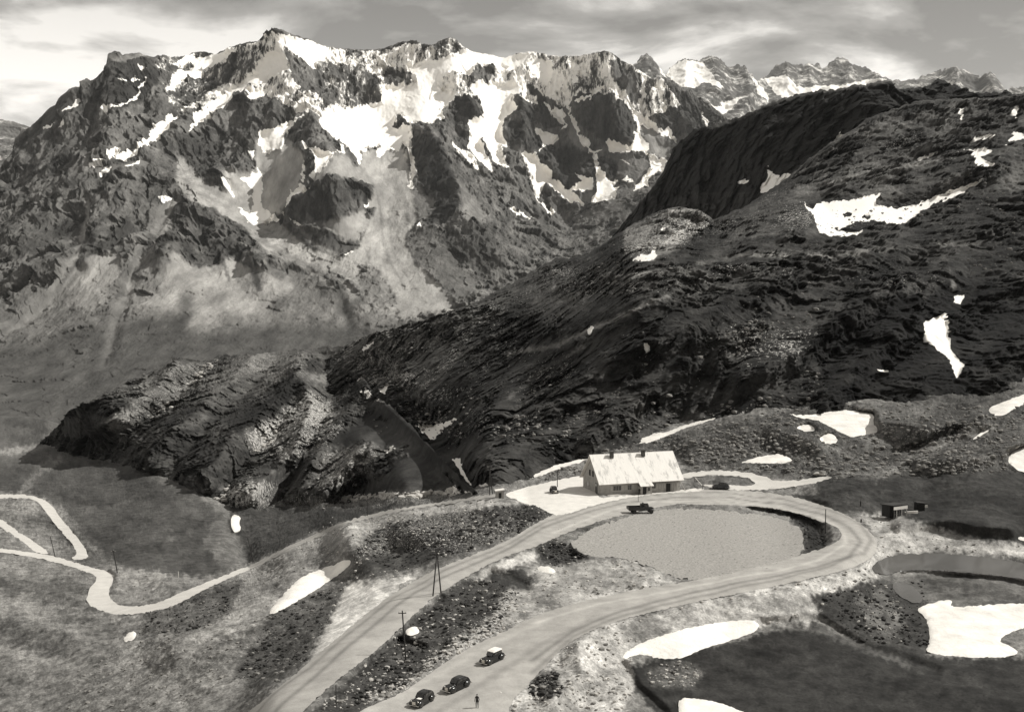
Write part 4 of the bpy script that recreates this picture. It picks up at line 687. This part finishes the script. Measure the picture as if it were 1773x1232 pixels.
def copy_tree(o,parent=None):
    c=o.copy(); scn.collection.objects.link(c); c.parent=parent
    for ch in [x for x in bpy.data.objects if x.parent==o]: copy_tree(ch,c)
    return c
K_BLACK=smat('black_car_paint',.012,.18,3,.1,spec=.7); K_GLASS=smat('window_glass',.03,.06,2,.1,spec=.9); K_TYRE=smat('tyre_rubber',.02,.85); K_CHROME=smat('chrome',.6,.18,2,.05,metal=1)
K_CANVAS=smat('pale_canvas',.75,.85,4,.08,.01); K_WOOD=smat('weathered_wood',.09,.9,5,.4,.01,stretch=(1,1,.2)); K_POLE=smat('dark_pole_wood',.035,.9,4,.3); K_WALL=smat('chalet_plaster',.33,.9,1.2,.25,.02); K_DARK=smat('dark_opening',.012,.5,2,.2)
K_SHUT=smat('pale_shutter',.38,.8,3,.15); K_ROOF=smat('pale_metal_roof',.70,.6,.9,.07,.01,spec=.4,stretch=(2.2,.25,.25)); K_STONE=smat('chimney_stone',.07,.9,3,.3,.03); K_ROCK=smat('pale_rock',.42,.95,1.5,.35,.1); K_DROCK=smat('grey_rock',.2,.95,1.2,.5,.1)
K_WHITE=smat('white_boards',.7,.8,3,.1); K_TRUCK=smat('dark_truck_paint',.02,.45,3,.25,spec=.5); K_CLOTH=smat('dark_clothing',.02,.9,6,.2); K_SKIN=smat('skin',.3,.6,6,.1); K_HAIR=smat('dark_hair',.02,.8,6,.2)
# corrugation and rust streaks of the roof
def roof_detail(m):
    N=m.node_tree.nodes; L=m.node_tree.links; b=N['Principled BSDF']; tc=N.new('ShaderNodeTexCoord')
    wv=N.new('ShaderNodeTexWave'); wv.bands_direction='X'; wv.inputs['Scale'].default_value=1.3; L.new(tc.outputs['Object'],wv.inputs['Vector'])
    bp=N.new('ShaderNodeBump'); bp.inputs['Distance'].default_value=.025; L.new(wv.outputs['Fac'],bp.inputs['Height']); L.new(bp.outputs[0],b.inputs['Normal'])
    src=b.inputs['Base Color'].links[0].from_socket
    mp=N.new('ShaderNodeMapping'); mp.inputs['Scale'].default_value=(.8,.28,.28); mp.inputs['Location'].default_value=(3.1,0,0); L.new(tc.outputs['Object'],mp.inputs[0])
    n=N.new('ShaderNodeTexNoise'); n.inputs['Scale'].default_value=1.0; n.inputs['Detail'].default_value=6; n.inputs['Roughness'].default_value=.7; L.new(mp.outputs[0],n.inputs['Vector'])
    r=N.new('ShaderNodeMapRange'); r.inputs[1].default_value=.52; r.inputs[2].default_value=.70; r.inputs[3].default_value=1; r.inputs[4].default_value=.42; L.new(n.outputs['Fac'],r.inputs[0])
    c=N.new('ShaderNodeMix'); c.data_type='RGBA'; c.blend_type='MULTIPLY'; c.inputs[0].default_value=1; L.new(src,c.inputs[6]); L.new(r.outputs[0],c.inputs[7]); L.new(c.outputs[2],b.inputs['Base Color'])
roof_detail(K_ROOF)
# ================================================================ CHALET
A=G(1040,857); B=G(1177,849); LEN=(B-A).length; A.z=B.z=min(A.z,B.z)
ch=thing('mountain_chalet',A,heading(A,B),'long low stone chalet with a pale metal gable roof, beside the road loop','chalet')
HW,WD,RH=3.1,11.0,5.3
MB().prism([(0,-1.2),(WD,-1.2),(WD,HW),(WD/2,HW+RH-.15),(0,HW)],0,LEN,axis='x').build('wall',K_WALL,ch)
def slab(m,x0,x1,y0,z0,y1,z1,t=.16):
    n=Vector((0,-(z1-z0),(y1-y0))).normalized()*t
    vs=[(x0,y0,z0),(x1,y0,z0),(x1,y1,z1),(x0,y1,z1)]; a=[m.bm.verts.new(v) for v in vs]; b=[m.bm.verts.new((v[0],v[1]+n.y,v[2]+n.z)) for v in vs]
    m.bm.faces.new(a[::-1]); m.bm.faces.new(b)
    for i in range(4): m.bm.faces.new((a[i],a[(i+1)%4],b[(i+1)%4],b[i]))
sl=RH/(WD/2); ov=.75
px=LEN*.455
m=MB(); slab(m,-.7,LEN+.7,-ov,HW-ov*sl+.12,WD/2,HW+RH+.12); slab(m,-.7,LEN+.7,WD+ov,HW-ov*sl+.12,WD/2,HW+RH+.12)
rf=m.build('roof',K_ROOF,ch)
m=MB(); m.rod((-.72,WD/2,HW+RH+.2),(LEN+.72,WD/2,HW+RH+.2),.13); m.build('ridge_cap',K_SHUT,rf)
for f in (.23,.63):
    c=MB(); c.box((LEN*f,WD/2-.9,HW+RH+.15),(.8,.7,1.5)); c.box((LEN*f,WD/2-.9,HW+RH+.93),(.95,.85,.12)); c.build('chimney',K_STONE,rf)
m=MB(); slab(m,px,px+3.3,-2.1,HW-2.1*sl+.75,-ov+.1,HW-ov*sl+.20,.12); m.build('porch_roof',K_ROOF,ch)
m=MB(); m.box((px+1.65,-.75,.75),(2.9,1.6,2.1)); pr=m.build('porch',K_WALL,ch)
m=MB(); m.box((px+1.2,-1.565,.75),(.9,.06,1.9)); m.build('door',K_DARK,pr)
m=MB(); m.box((px+2.3,-1.565,1.1),(.6,.06,.8)); m.build('window',K_GLASS,pr)
def win(x,wd,z,h,par=ch,shut=True,panes=2):
    f=MB(); f.box((x,-.03,z+h/2),(wd+.2,.06,h+.2)); fo=f.build('window',K_SHUT,par)
    p=MB()
    for i in range(panes): p.box((x-wd/2+wd*(i+.5)/panes,-.075,z+h/2),(wd/panes-.08,.04,h))
    p.build('pane',K_GLASS,fo)
    if shut:
        for sg in (-1,1):
            q=MB(); q.box((x+sg*(wd/2+.42),-.04,z+h/2),(.5,.05,h+.1)); q.build('shutter',K_SHUT,par)
win(LEN*.205,2.0,.95,1.05,panes=3); win(LEN*.36,.95,.95,1.1); win(LEN*.665,1.0,.95,1.1)
for f in (.745,.775,.805): 
    q=MB(); q.box((LEN*f,-.04,1.35),(.42,.05,1.2)); q.build('shutter',K_SHUT,ch)
q=MB(); q.box((LEN*.85,-.05,.9),(1.1,.1,2.0)); q.build('door',K_DARK,ch)
for f in (.90,.93,.96): 
    q=MB(); q.box((LEN*f,-.06,.9),(.16,.12,1.9)); q.build('post',K_SHUT,ch)
q=MB(); q.rod((LEN-.2,-.3,2.3),(LEN+1.1,-1.0,-.1),.09); q.build('brace',K_SHUT,ch)
q=MB(); q.box((LEN*.77,-.4,HW-.75*sl+.1),(LEN*.38,.5,.22)); q.build('eave_beam',K_POLE,ch)
for y,z,h,wd in ((2.6,.2,2.1,1.1),(7.6,.9,1.1,1.0),(4.6,3.6,1.4,1.0),(6.6,3.6,1.4,1.0)):
    f=MB(); f.box((-.03,y,z+h/2),(.06,wd+.2,h+.2)); fo=f.build('door' if z<.5 else 'window',K_SHUT if z>.5 else K_POLE,ch)
    p=MB(); p.box((-.08,y,z+h/2),(.04,wd,h)); p.build('pane',K_GLASS,fo)
q=MB(); q.box((LEN*.5,-.5,-.25),(LEN*.98,.9,.3)); q.build('doorstep',K_STONE,ch)
# pile of pale planks lying in front of the chalet
p=G(1063,857.5); t=thing('plank_pile',p,heading(A,B),'pale planks lying on the ground before the left half of the chalet','planks')
for i in range(5): MB().box((random.uniform(-.3,.3),-.2*i+.4,.08+.1*(i%2)),(2.6,.16,.06),rz=random.uniform(-.08,.08)).build('plank',K_WHITE,t)
# ================================================================ KIOSK, SHEDS
p=G(865,862); t=thing('stone_kiosk',p,math.radians(8),'small square stone hut with a flat white roof at the left end of the forecourt','hut')
MB().box((0,0,.7),(1.7,1.7,2.0)).build('wall',K_WALL,t); MB().box((0,0,1.85),(2.1,2.1,.2),ry=math.radians(-7)).build('roof',K_WHITE,t); MB().box((0,-.87,.7),(.6,.06,1.3)).build('door',K_POLE,t)
p=G(1553,893); t=thing('roadside_shed',p,math.radians(28),'dark flat-roofed timber shed with a white band over its posts, right of the loop','shed'); t.scale=(.86,.86,.86)
MB().box((0,1.6,1.2),(4.2,2.6,2.9)).build('wall',K_DARK,t)
MB().box((0,1.0,2.75),(4.9,4.3,.16),rx=math.radians(-4)).build('roof',K_POLE,t)
MB().box((.1,-1.05,2.2),(4.5,.1,.75)).build('fascia_board',K_WHITE,t)
for i in range(6): MB().box((-2.0+i*.82,-1.05,.9),(.15,.15,1.95)).build('post',K_SHUT if i%2 else K_WOOD,t)
MB().box((0,-1.05,.75),(4.2,.06,.12)).build('railing',K_WOOD,t)
p=G(1577,889); t=thing('lumber_stack',p,math.radians(12),'stack of pale sawn boards on the ground between the dark shed and the dark hut','lumber')
for i in range(7): MB().box((random.uniform(-.2,.2),-.45+.3*(i%3),.15+.22*(i//3)),(2.6,.26,.16),rz=random.uniform(-.12,.12)).build('board',K_WHITE,t)
p=G(1594,884); t=thing('tar_hut',p,math.radians(8),'small black hut with a white sign on its right side, behind the pile of boards','hut')
MB().box((0,.6,.8),(1.8,1.4,1.7)).build('wall',K_DARK,t); MB().box((.1,.55,1.72),(2.2,1.8,.14),ry=math.radians(6)).build('roof',K_POLE,t); MB().box((1.15,-.2,1.0),(.6,.08,.55)).build('sign_board',K_WHITE,t)
# ================================================================ VEHICLES
def wheels(t,xs,hw,r,mat=K_CHROME):
    for x in xs:
        for sg in (-1,1):
            w_=MB(); w_.rod((x,sg*hw-.09,r),(x,sg*hw+.09,r),r,seg=18); wo=w_.build('wheel',K_TYRE,t,bevel=0)
            MB().rod((x,sg*(hw+.1),r),(x,sg*(hw+.075),r),r*.5,seg=14).build('rim',mat,wo)
def sedan(label,loc,rz,roof=K_BLACK,soft=False,group='dark cars parked in the foreground lay-by'):
    t=thing('parked_car',loc,rz,label,'car',group)   # front towards +X
    ins=lambda x,z: .0 if z<.75 else .06+(z-.75)*.25
    body=[(-2.05,.32),(-2.12,.55),(-2.0,.82),(-1.7,.98),(-.9,1.0),(.5,1.0),(1.1,.98),(1.75,.9),(1.9,.7),(1.9,.35),(1.4,.28),(-1.5,.28)]
    MB().prism(body,-.62,.62,ins).build('body',K_BLACK,t,bevel=.05,smooth=False)
    cab=[(-1.95,.85),(-1.72,1.2),(-1.35,1.44),(-.8,1.56),(-.1,1.56),(.3,1.48),(.62,1.0),(.6,.9)]
    if soft: cab=[(-1.45,.9),(-1.5,1.5),(-1.2,1.62),(-.1,1.62),(.3,1.54),(.55,1.0)]
    MB().prism(cab,-.66,.66,lambda x,z: max(0,(z-.95)*.22)).build('cabin',K_BLACK,t,bevel=.04)
    if soft: MB().prism([(-1.55,1.45),(-1.5,1.62),(-1.1,1.72),(-.1,1.72),(.38,1.6),(.36,1.5)],-.62,.62,lambda x,z: max(0,(z-1.5)*.4)).build('canvas_top',K_CANVAS,t,bevel=.03)
    f=MB()
    MB().prism([(.34,1.44),(.60,1.05),(.635,1.07),(.375,1.46)],-.5,.5).build('windscreen',K_GLASS,t)
    for sg in (-1,1):
        g=MB(); g.box((-.18,sg*.615,1.24),(.62,.03,.32),rx=-sg*.22); g.box((-.98,sg*.615,1.24),(.72,.03,.3),rx=-sg*.22); g.build('side_window',K_GLASS,t)
        MB().ball((1.32,sg*.68,.52),(.62,.2,.36),14).build('front_fender',K_BLACK,t,smooth=True)
        MB().ball((-1.3,sg*.68,.5),(.6,.2,.38),14).build('rear_fender',K_BLACK,t,smooth=True)
        MB().box((0,sg*.72,.3),(1.7,.22,.05)).build('running_board',K_TYRE,t)
        h=MB(); h.ball((1.72,sg*.48,.82),(.13,.12,.12),10); h.build('headlight',K_CHROME,t,smooth=True)
    MB().box((1.91,0,.62),(.06,.5,.5)).build('grille',K_CHROME,t); MB().rod((2.05,-.75,.42),(2.05,.75,.42),.05).build('bumper',K_CHROME,t); MB().rod((-2.2,-.7,.42),(-2.2,.7,.42),.05).build('bumper',K_CHROME,t)
    wheels(t,(1.3,-1.28),.66,.34); return t
def carat(label,front,rear,**k):
    a,b=G(*front),G(*rear); c=(a+b)/2
    t=sedan(label,c,heading(b,a),**k)
    d=(a-b); sl=math.atan2(d.z,Vector((d.x,d.y)).length); t.rotation_euler=(0,-sl,heading(b,a)); return t
carat('black car with a white canvas top, farthest up the lay-by',(836,1153),(868,1138),soft=True)
carat('rounded black saloon car in the middle of the three parked in the lay-by',(769,1203),(812,1183))
carat('black rounded car with something white hung at its front, nearest of the three',(712,1229),(749,1207))
# pale cloth on the nearest car's bonnet
c3=[o for o in bpy.data.objects if o.name.startswith('parked_car')][-1]
MB().box((.95,.2,1.02),(.5,.55,.04)).build('pale_cloth',K_CANVAS,c3)
carat('dark car seen end-on, parked on the pale forecourt left of the chalet',(966,858),(953,848),group='dark cars parked by the chalet')
carat('low dark car standing beside the back road right of the chalet',(1237,846),(1258,847),group='dark cars parked by the chalet')
a,b=G(1128,888),G(1091,888); t=thing('flatbed_truck',(a+b)/2,heading(b,a),'dark open-bed truck facing right, parked on the road edge below the chalet','truck')
MB().box((-1.25,0,1.0),(3.3,2.0,.14)).build('bed_floor',K_WOOD,t)
for sg in (-1,1): MB().box((-1.25,sg*.98,1.3),(3.3,.06,.5)).build('side_board',K_TRUCK,t)
MB().box((-2.92,0,1.3),(.06,2.0,.5)).build('tailgate',K_TRUCK,t); MB().box((0,0,.75),(5.2,.8,.25)).build('chassis',K_TRUCK,t)
cb=MB().prism([(.42,.7),(.42,2.15),(.6,2.25),(1.35,2.22),(1.55,1.5),(1.6,.7)],-.85,.85,lambda x,z: max(0,(z-1.4)*.12)).build('cab',K_TRUCK,t,bevel=.04)
MB().box((.98,0,2.27),(.85,1.5,.05)).build('cab_roof',K_SHUT,cb); MB().box((1.53,0,1.83),(.04,1.3,.45),ry=-.27).build('windscreen',K_GLASS,cb)
for sg in (-1,1): MB().box((.98,sg*.83,1.75),(.6,.04,.45)).build('side_window',K_GLASS,cb); MB().ball((2.15,sg*.8,.72),(.55,.24,.34),14).build('fender',K_TRUCK,t,smooth=True); MB().ball((2.72,sg*.5,1.05),(.12,.12,.12),10).build('headlight',K_CHROME,t,smooth=True)
MB().prism([(1.55,.65),(1.55,1.4),(2.55,1.3),(2.68,1.15),(2.68,.65)],-.5,.5,lambda x,z: max(0,(z-1.1)*.4)).build('bonnet',K_TRUCK,t,bevel=.03); MB().box((2.7,0,.95),(.05,.6,.5)).build('grille',K_DARK,t)
MB().rod((2.85,-.95,.6),(2.85,.95,.6),.06).build('bumper',K_TRUCK,t); wheels(t,(2.1,-1.6),.85,.45,K_TRUCK)
MB().box((.1,0,1.75),(.5,.5,.8)).build('load_crate',K_WOOD,t)
# ================================================================ POLES
def pole(base,top,label,arm=False,kind='utility_pole',cat='pole',r=.11,group='wooden poles along the roads',mat=None):
    p=G(*base); d=float(gdep([base[0]],[base[1]])[0]); h=(base[1]-top[1])*d/F*1.01; dx=(top[0]-base[0])*d/F
    t=thing(kind,p,0,label,cat,group)
    MB().rod((0,0,-.6),(dx,0,h),r,r*.65,8).build('post',mat or K_POLE,t)
    if arm:
        MB().box((dx,0,h-.35),(1.1,.1,.1)).build('crossarm',K_POLE,t)
        for x in (-.48,0.0,.48): MB().rod((dx+x,0,h-.3),(dx+x,0,h-.12 if x else h+.12),.05).build('insulator',K_SHUT,t)
    return t
pole((703,1141),(697,1056),'tall single pole with a crossarm between the two foreground roads',arm=True,r=.13)
pole((1429,923),(1429,881),'thin bare pole standing at the inner edge of the road loop',r=.12)
pole((965,843),(965,814),'thin pole at the back edge of the pale forecourt left of the chalet',arm=True)
pole((204,993),(197,952),'dark pole beside the bend of the valley road at left',arm=True,r=.16)
pole((96,963),(88,928),'leaning pole at far left between the hairpin roads',r=.14)
pole((636,893),(636,858),'faint pole on the far bank below the rocky knoll',r=.11)
pole((817,945),(817,920),'short pole among the scrub above the main road',r=.1)
pole((582,1222),(582,1184),'pole at the bottom edge right of the main road',r=.09)
pole((440,972),(429,930),'slanting thin pole in the dark gully left of centre',r=.1)
pole((309,999),(309,989),'white marker post beside the pale track at left','', 'marker_post','post',.09,None,K_WHITE) if False else pole((309,999),(309,989),'white marker post beside the pale track at left',kind='marker_post',cat='post',r=.1,group=None,mat=K_WHITE)
pole((1491,903),(1491,898),'short dark stone post at the outer edge of the loop',kind='marker_post',cat='post',r=.22,group=None)
pole((1105,868),(1105,849),'slim dark post in front of the chalet porch',kind='signal_post',cat='post',r=.06,group=None)
def apole(b1,b2,top,label):
    p1,p2=G(*b1),G(*b2); c=(p1+p2)/2; d=float(gdep([b1[0]],[b1[1]])[0]); h=((b1[1]+b2[1])/2-top[1])*d/F*1.01; dx=(top[0]-(b1[0]+b2[0])/2)*d/F
    t=thing('twin_leg_pole',c,0,label,'pole','twin-leg poles')
    for q in (p1,p2):
        l=q-c; MB().rod((l.x,l.y,l.z-.5),(dx,0,h),.12,.09,8).build('leg',K_POLE,t)
    MB().box((dx,0,h-.1),(1.0,.12,.12)).build('crossarm',K_POLE,t)
    for x in (-.42,.42): MB().rod((dx+x,0,h-.05),(dx+x,0,h+.12),.05).build('insulator',K_SHUT,t)
apole((749,1032),(764,1027),(757,954),'tall two-legged pole at the right edge of the main road')
apole((848,857),(853,855),(848,808),'narrow two-legged pole at the mouth of the gully beside the stone kiosk')
# barrier pole beside the back road
a,b=G(1203,833),G(1216,847); t=thing('road_barrier',a,0,'pale slanting barrier pole across the mouth of the back road','barrier')
l=b-a; MB().rod((0,0,1.0),(l.x,l.y,l.z+.9),.07).build('bar',K_WHITE,t); MB().rod((0,0,-.2),(0,0,1.1),.08).build('post',K_WOOD,t); MB().rod((l.x,l.y,l.z-.2),(l.x,l.y,l.z+1.0),.08).build('post',K_WOOD,t)
# ================================================================ PEOPLE
def person(base,label,rz=0,h=1.75):
    p=G(*base); k=h/1.75
    V=[(0,0,.95),(0,0,1.12),(0,.0,1.32),(0,0,1.46),(0,.02,1.55),(0,.03,1.66),(.10,0,.88),(.12,.01,.5),(.12,-.03,.08),(.12,.12,.03),(-.10,0,.88),(-.13,.02,.5),(-.13,-.03,.08),(-.14,.12,.03),
       (.19,0,1.40),(.27,-.02,1.14),(.27,.06,.90),(.27,.10,.82),(-.19,0,1.40),(-.27,-.02,1.14),(-.26,.08,.92),(-.26,.12,.83)]
    Rr=[.15,.135,.16,.09,.055,.095,.09,.065,.045,.04,.09,.065,.045,.04,.065,.045,.035,.03,.065,.045,.035,.03]
    E=[(0,1),(1,2),(2,3),(3,4),(4,5),(0,6),(6,7),(7,8),(8,9),(0,10),(10,11),(11,12),(12,13),(3,14),(14,15),(15,16),(16,17),(3,18),(18,19),(19,20),(20,21)]
    me=bpy.data.meshes.new('person'); me.from_pydata([(a*k,b*k,c*k) for a,b,c in V],E,[]); me.materials.append(K_CLOTH)
    o=bpy.data.objects.new('person',me); scn.collection.objects.link(o)
    bm=bmesh.new(); bm.from_mesh(me); sl=bm.verts.layers.skin.verify()
    for i,v in enumerate(bm.verts): v[sl].radius=(Rr[i]*k,Rr[i]*k); v[sl].use_root=(i==0)
    bm.to_mesh(me); bm.free()
    md=o.modifiers.new('skin','SKIN'); md.use_smooth_shade=True; o.modifiers.new('sub','SUBSURF').levels=1; o.modifiers['sub'].render_levels=2
    o.location=p; o.rotation_euler=(0,0,rz); setp(o,label,'person')
    MB().ball((0,.05*k,1.64*k),(.085*k,.075*k,.11*k),12).build('face',K_SKIN,o,smooth=True); MB().ball((0,0,1.69*k),(.10*k,.10*k,.10*k),12).build('hair',K_HAIR,o,smooth=True)
    for sg in (-1,1):
        hm=MB()
        for j in range(4): hm.rod((sg*.27*k,(.08+.018*j)*k,.81*k),(sg*.265*k,(.10+.02*j)*k,(.73+.012*abs(j-1.5))*k),.009*k,.007*k,6)
        hm.rod((sg*.25*k,.12*k,.82*k),(sg*.235*k,.15*k,.77*k),.01*k,.008*k,6); hm.build('hand',K_SKIN,o)
    return o
person((826,1225),'person in dark clothes standing alone on the lay-by gravel at the bottom edge',math.radians(160))
person((1107,857),'person in dark clothes at the chalet porch',math.radians(200))
person((1490,879),'person in dark clothes standing right of the road loop on a pale patch',math.radians(90))
# ================================================================ ROCKS
def rock_mesh(n,seed):
    r=np.random.RandomState(seed); bm=bmesh.new(); bmesh.ops.create_icosphere(bm,subdivisions=n,radius=1)
    V=np.array([v.co[:] for v in bm.verts]); Fc=np.array([[v.index for v in f.verts] for f in bm.faces]); bm.free()
    for _ in range(5):
        d=r.normal(size=3); d/=np.linalg.norm(d); c=r.uniform(.45,.8); pr=V@d; V=V-np.outer(np.maximum(pr-c,0),d)
    return V*[1,r.uniform(.6,1),r.uniform(.5,.8)],Fc
def boulder(base,size,label,mat=K_ROCK,seed=1,group='boulders near the roads'):
    p=G(*base); V,Fc=rock_mesh(3,seed); V=V+(fbm(V*1.6+seed*7,4,seed)*.25)[:,None]*V
    o=mk_np('boulder',V*np.array(size),Fc,mat,smooth=False); del o['kind']; setp(o,label,'boulder',group); o.location=p+Vector((0,0,size[2]*.3)); return o
for i,(b,sz,l,mt) in enumerate([((722,1113),(.85,.6,.5),'white block of rock beside the crossarm pole, between the two foreground roads',K_WHITE),((702,1136),(.28,.25,.3),'small pale stone at the foot of the crossarm pole',K_ROCK),
 ((866,1199),(.2,.2,.18),'tiny white stone alone on the lay-by gravel',K_WHITE),((1420,822),(1.6,1.0,.9),'pale rock heap at the right end of the back road',K_ROCK),((1030,785),(1.3,1.1,1.1),'large round rock behind the left gable of the chalet',K_ROCK),((1022,800),(1.0,.8,.7),'pale rock on the ground beside the chalet left gable',K_ROCK),
 ((313,624),(3,3,3),'x',K_DROCK)][:6]): boulder(b,sz,l,mt,seed=i+3)
def scatter(name,dens,dep,box,n,smin,smax,mat,noisef=None,rg=None,seed=1,lift=.2,thr=.12,top=None,onflat=False):
    r=np.random.RandomState(seed); u=r.uniform(box[0],box[2],n*8); v=r.uniform(box[1],box[3],n*8); w_=samp(dens,u,v)
    ok=(r.uniform(0,.7,len(u))<w_)&(w_>thr)
    if top is not None: ok&=v>np.interp(u,np.array(top)[:,0],np.array(top)[:,1])+7
    if dep is gdep and not onflat: ok&=samp(flatb,u,v)<.1
    u,v=u[ok][:n],v[ok][:n]; P=world(u,v,dep(u,v))
    if noisef is not None: P=P+noisef(P,samp(rg,u,v),u,v,None)
    if dep is gdep: P=P+gnoise(P,samp(gro,u,v),u,v,dep(u,v))
    sz=smin*(smax/smin)**(r.uniform(0,1,len(u))**2.2)
    bases=[rock_mesh(1,40+k) for k in range(6)]; Vs=[];Fs=[];off=0
    for i in range(len(u)):
        V,Fc=bases[i%6]; a=r.uniform(0,6.28); c,s_=math.cos(a),math.sin(a)
        W_=V*sz[i]*[1,r.uniform(.6,1),1]; W_=np.stack([W_[:,0]*c-W_[:,1]*s_,W_[:,0]*s_+W_[:,1]*c,W_[:,2]],-1)+P[i]+[0,0,sz[i]*lift]
        Vs.append(W_); Fs.append(Fc+off); off+=len(V)
    o=mk_np(name,np.concatenate(Vs),np.concatenate(Fs),mat,smooth=False); setp(o,kind='stuff'); return o
setp(scatter('roadside_rubble',gsp,gdep,(560,880,1560,1232),3200,.07,.5,K_ROCK,seed=3),'pale broken stones scattered over the verges and banks of the roads','rubble')
setp(scatter('slope_rubble',gsp,gdep,(0,700,1773,1232),3000,.10,.55,K_DROCK,seed=5),'grey stones scattered over the grassy slopes','rubble')
setp(scatter('scree_blocks',dsp,ddep,(80,610,830,870),5500,.4,2.4,K_ROCK,noisef=dnoise,rg=dro,seed=7,thr=.3,top=dtop),'pale fallen blocks strewn over the rocky knoll','boulders')
setp(scatter('moraine_blocks',gsp,gdep,(850,700,1773,830),2500,.25,1.1,K_DROCK,seed=9,top=gtop),'grey blocks strewn over the ground behind the chalet','boulders')
setp(scatter('ledge_blocks',rsp,c2dep,(600,300,1773,760),4500,.3,1.4,K_DROCK,noisef=lambda P,rg,u,v,D: rnoise(P,rg,u,v,c2dep(u,v)),rg=rro,seed=11,top=c2top),'grey blocks lying on the ledges of the dark ridge','boulders')
ovd=newmap(0); paint(ovd,OVAL,.5); paint(ovd,Q('P',920,930,1000,900,1080,890,1120,930,1040,960,960,960),.7); ovd=blur(ovd,5,2)
setp(scatter('field_gravel',ovd,gdep,(960,860,1420,1020),2600,.05,.2,K_DROCK,seed=25,onflat=True),'coarse grey gravel lying over the oval field inside the road loop','gravel')
# low dark scrub on the spur between the roads
shd=newmap(0)
for p,k in [(Q('P',640,915,700,897,820,880,955,886,900,925,820,950,740,972,680,985,615,960),.45),(Q('P',840,885,900,878,960,888,920,905),.7),(Q('P',930,945,985,940,1020,965,960,982),.7),(Q('P',760,1035,850,1000,905,1030,870,1080,780,1130,700,1190,600,1232,640,1140),.25),(Q('P',470,1060,600,1010,530,1150,400,1180),.3),(Q('P',240,1060,420,1000,400,1060,330,1100,250,1095),.3),(Q('P',910,1180,960,1160,980,1200,930,1215),.6),(Q('P',1300,870,1420,900,1430,945,1400,960,1380,900),.6),(Q('P',1420,1030,1600,1000,1620,1120,1480,1110),.25)]: paint(shd,p,k)
shd=blur(shd,4,1)
setp(scatter('low_scrub',shd,gdep,(240,870,1640,1232),4500,.14,.6,smat('scrub_leaves',.03,.95,6,.5,.02),seed=15,lift=.3),'low dark scrub and heather clumps on the banks between the roads','scrub')
# ================================================================ HAZE
def haze(dens):
    m=bpy.data.materials.new('haze_air'); m.use_nodes=True; N=m.node_tree.nodes; L=m.node_tree.links
    for n in list(N): N.remove(n)
    o=N.new('ShaderNodeOutputMaterial'); v=N.new('ShaderNodeVolumePrincipled'); v.inputs['Color'].default_value=(.95,.95,.93,1); v.inputs['Density'].default_value=dens; v.inputs['Anisotropy'].default_value=0.2
    L.new(v.outputs[0],o.inputs['Volume'])
    b=MB(); b.box((0,6500,650),(16000,14400,2700)); ob=b.build('haze',m); setp(ob,kind='stuff',label='thin pale mountain haze',cat='haze')
haze(1.0e-5)
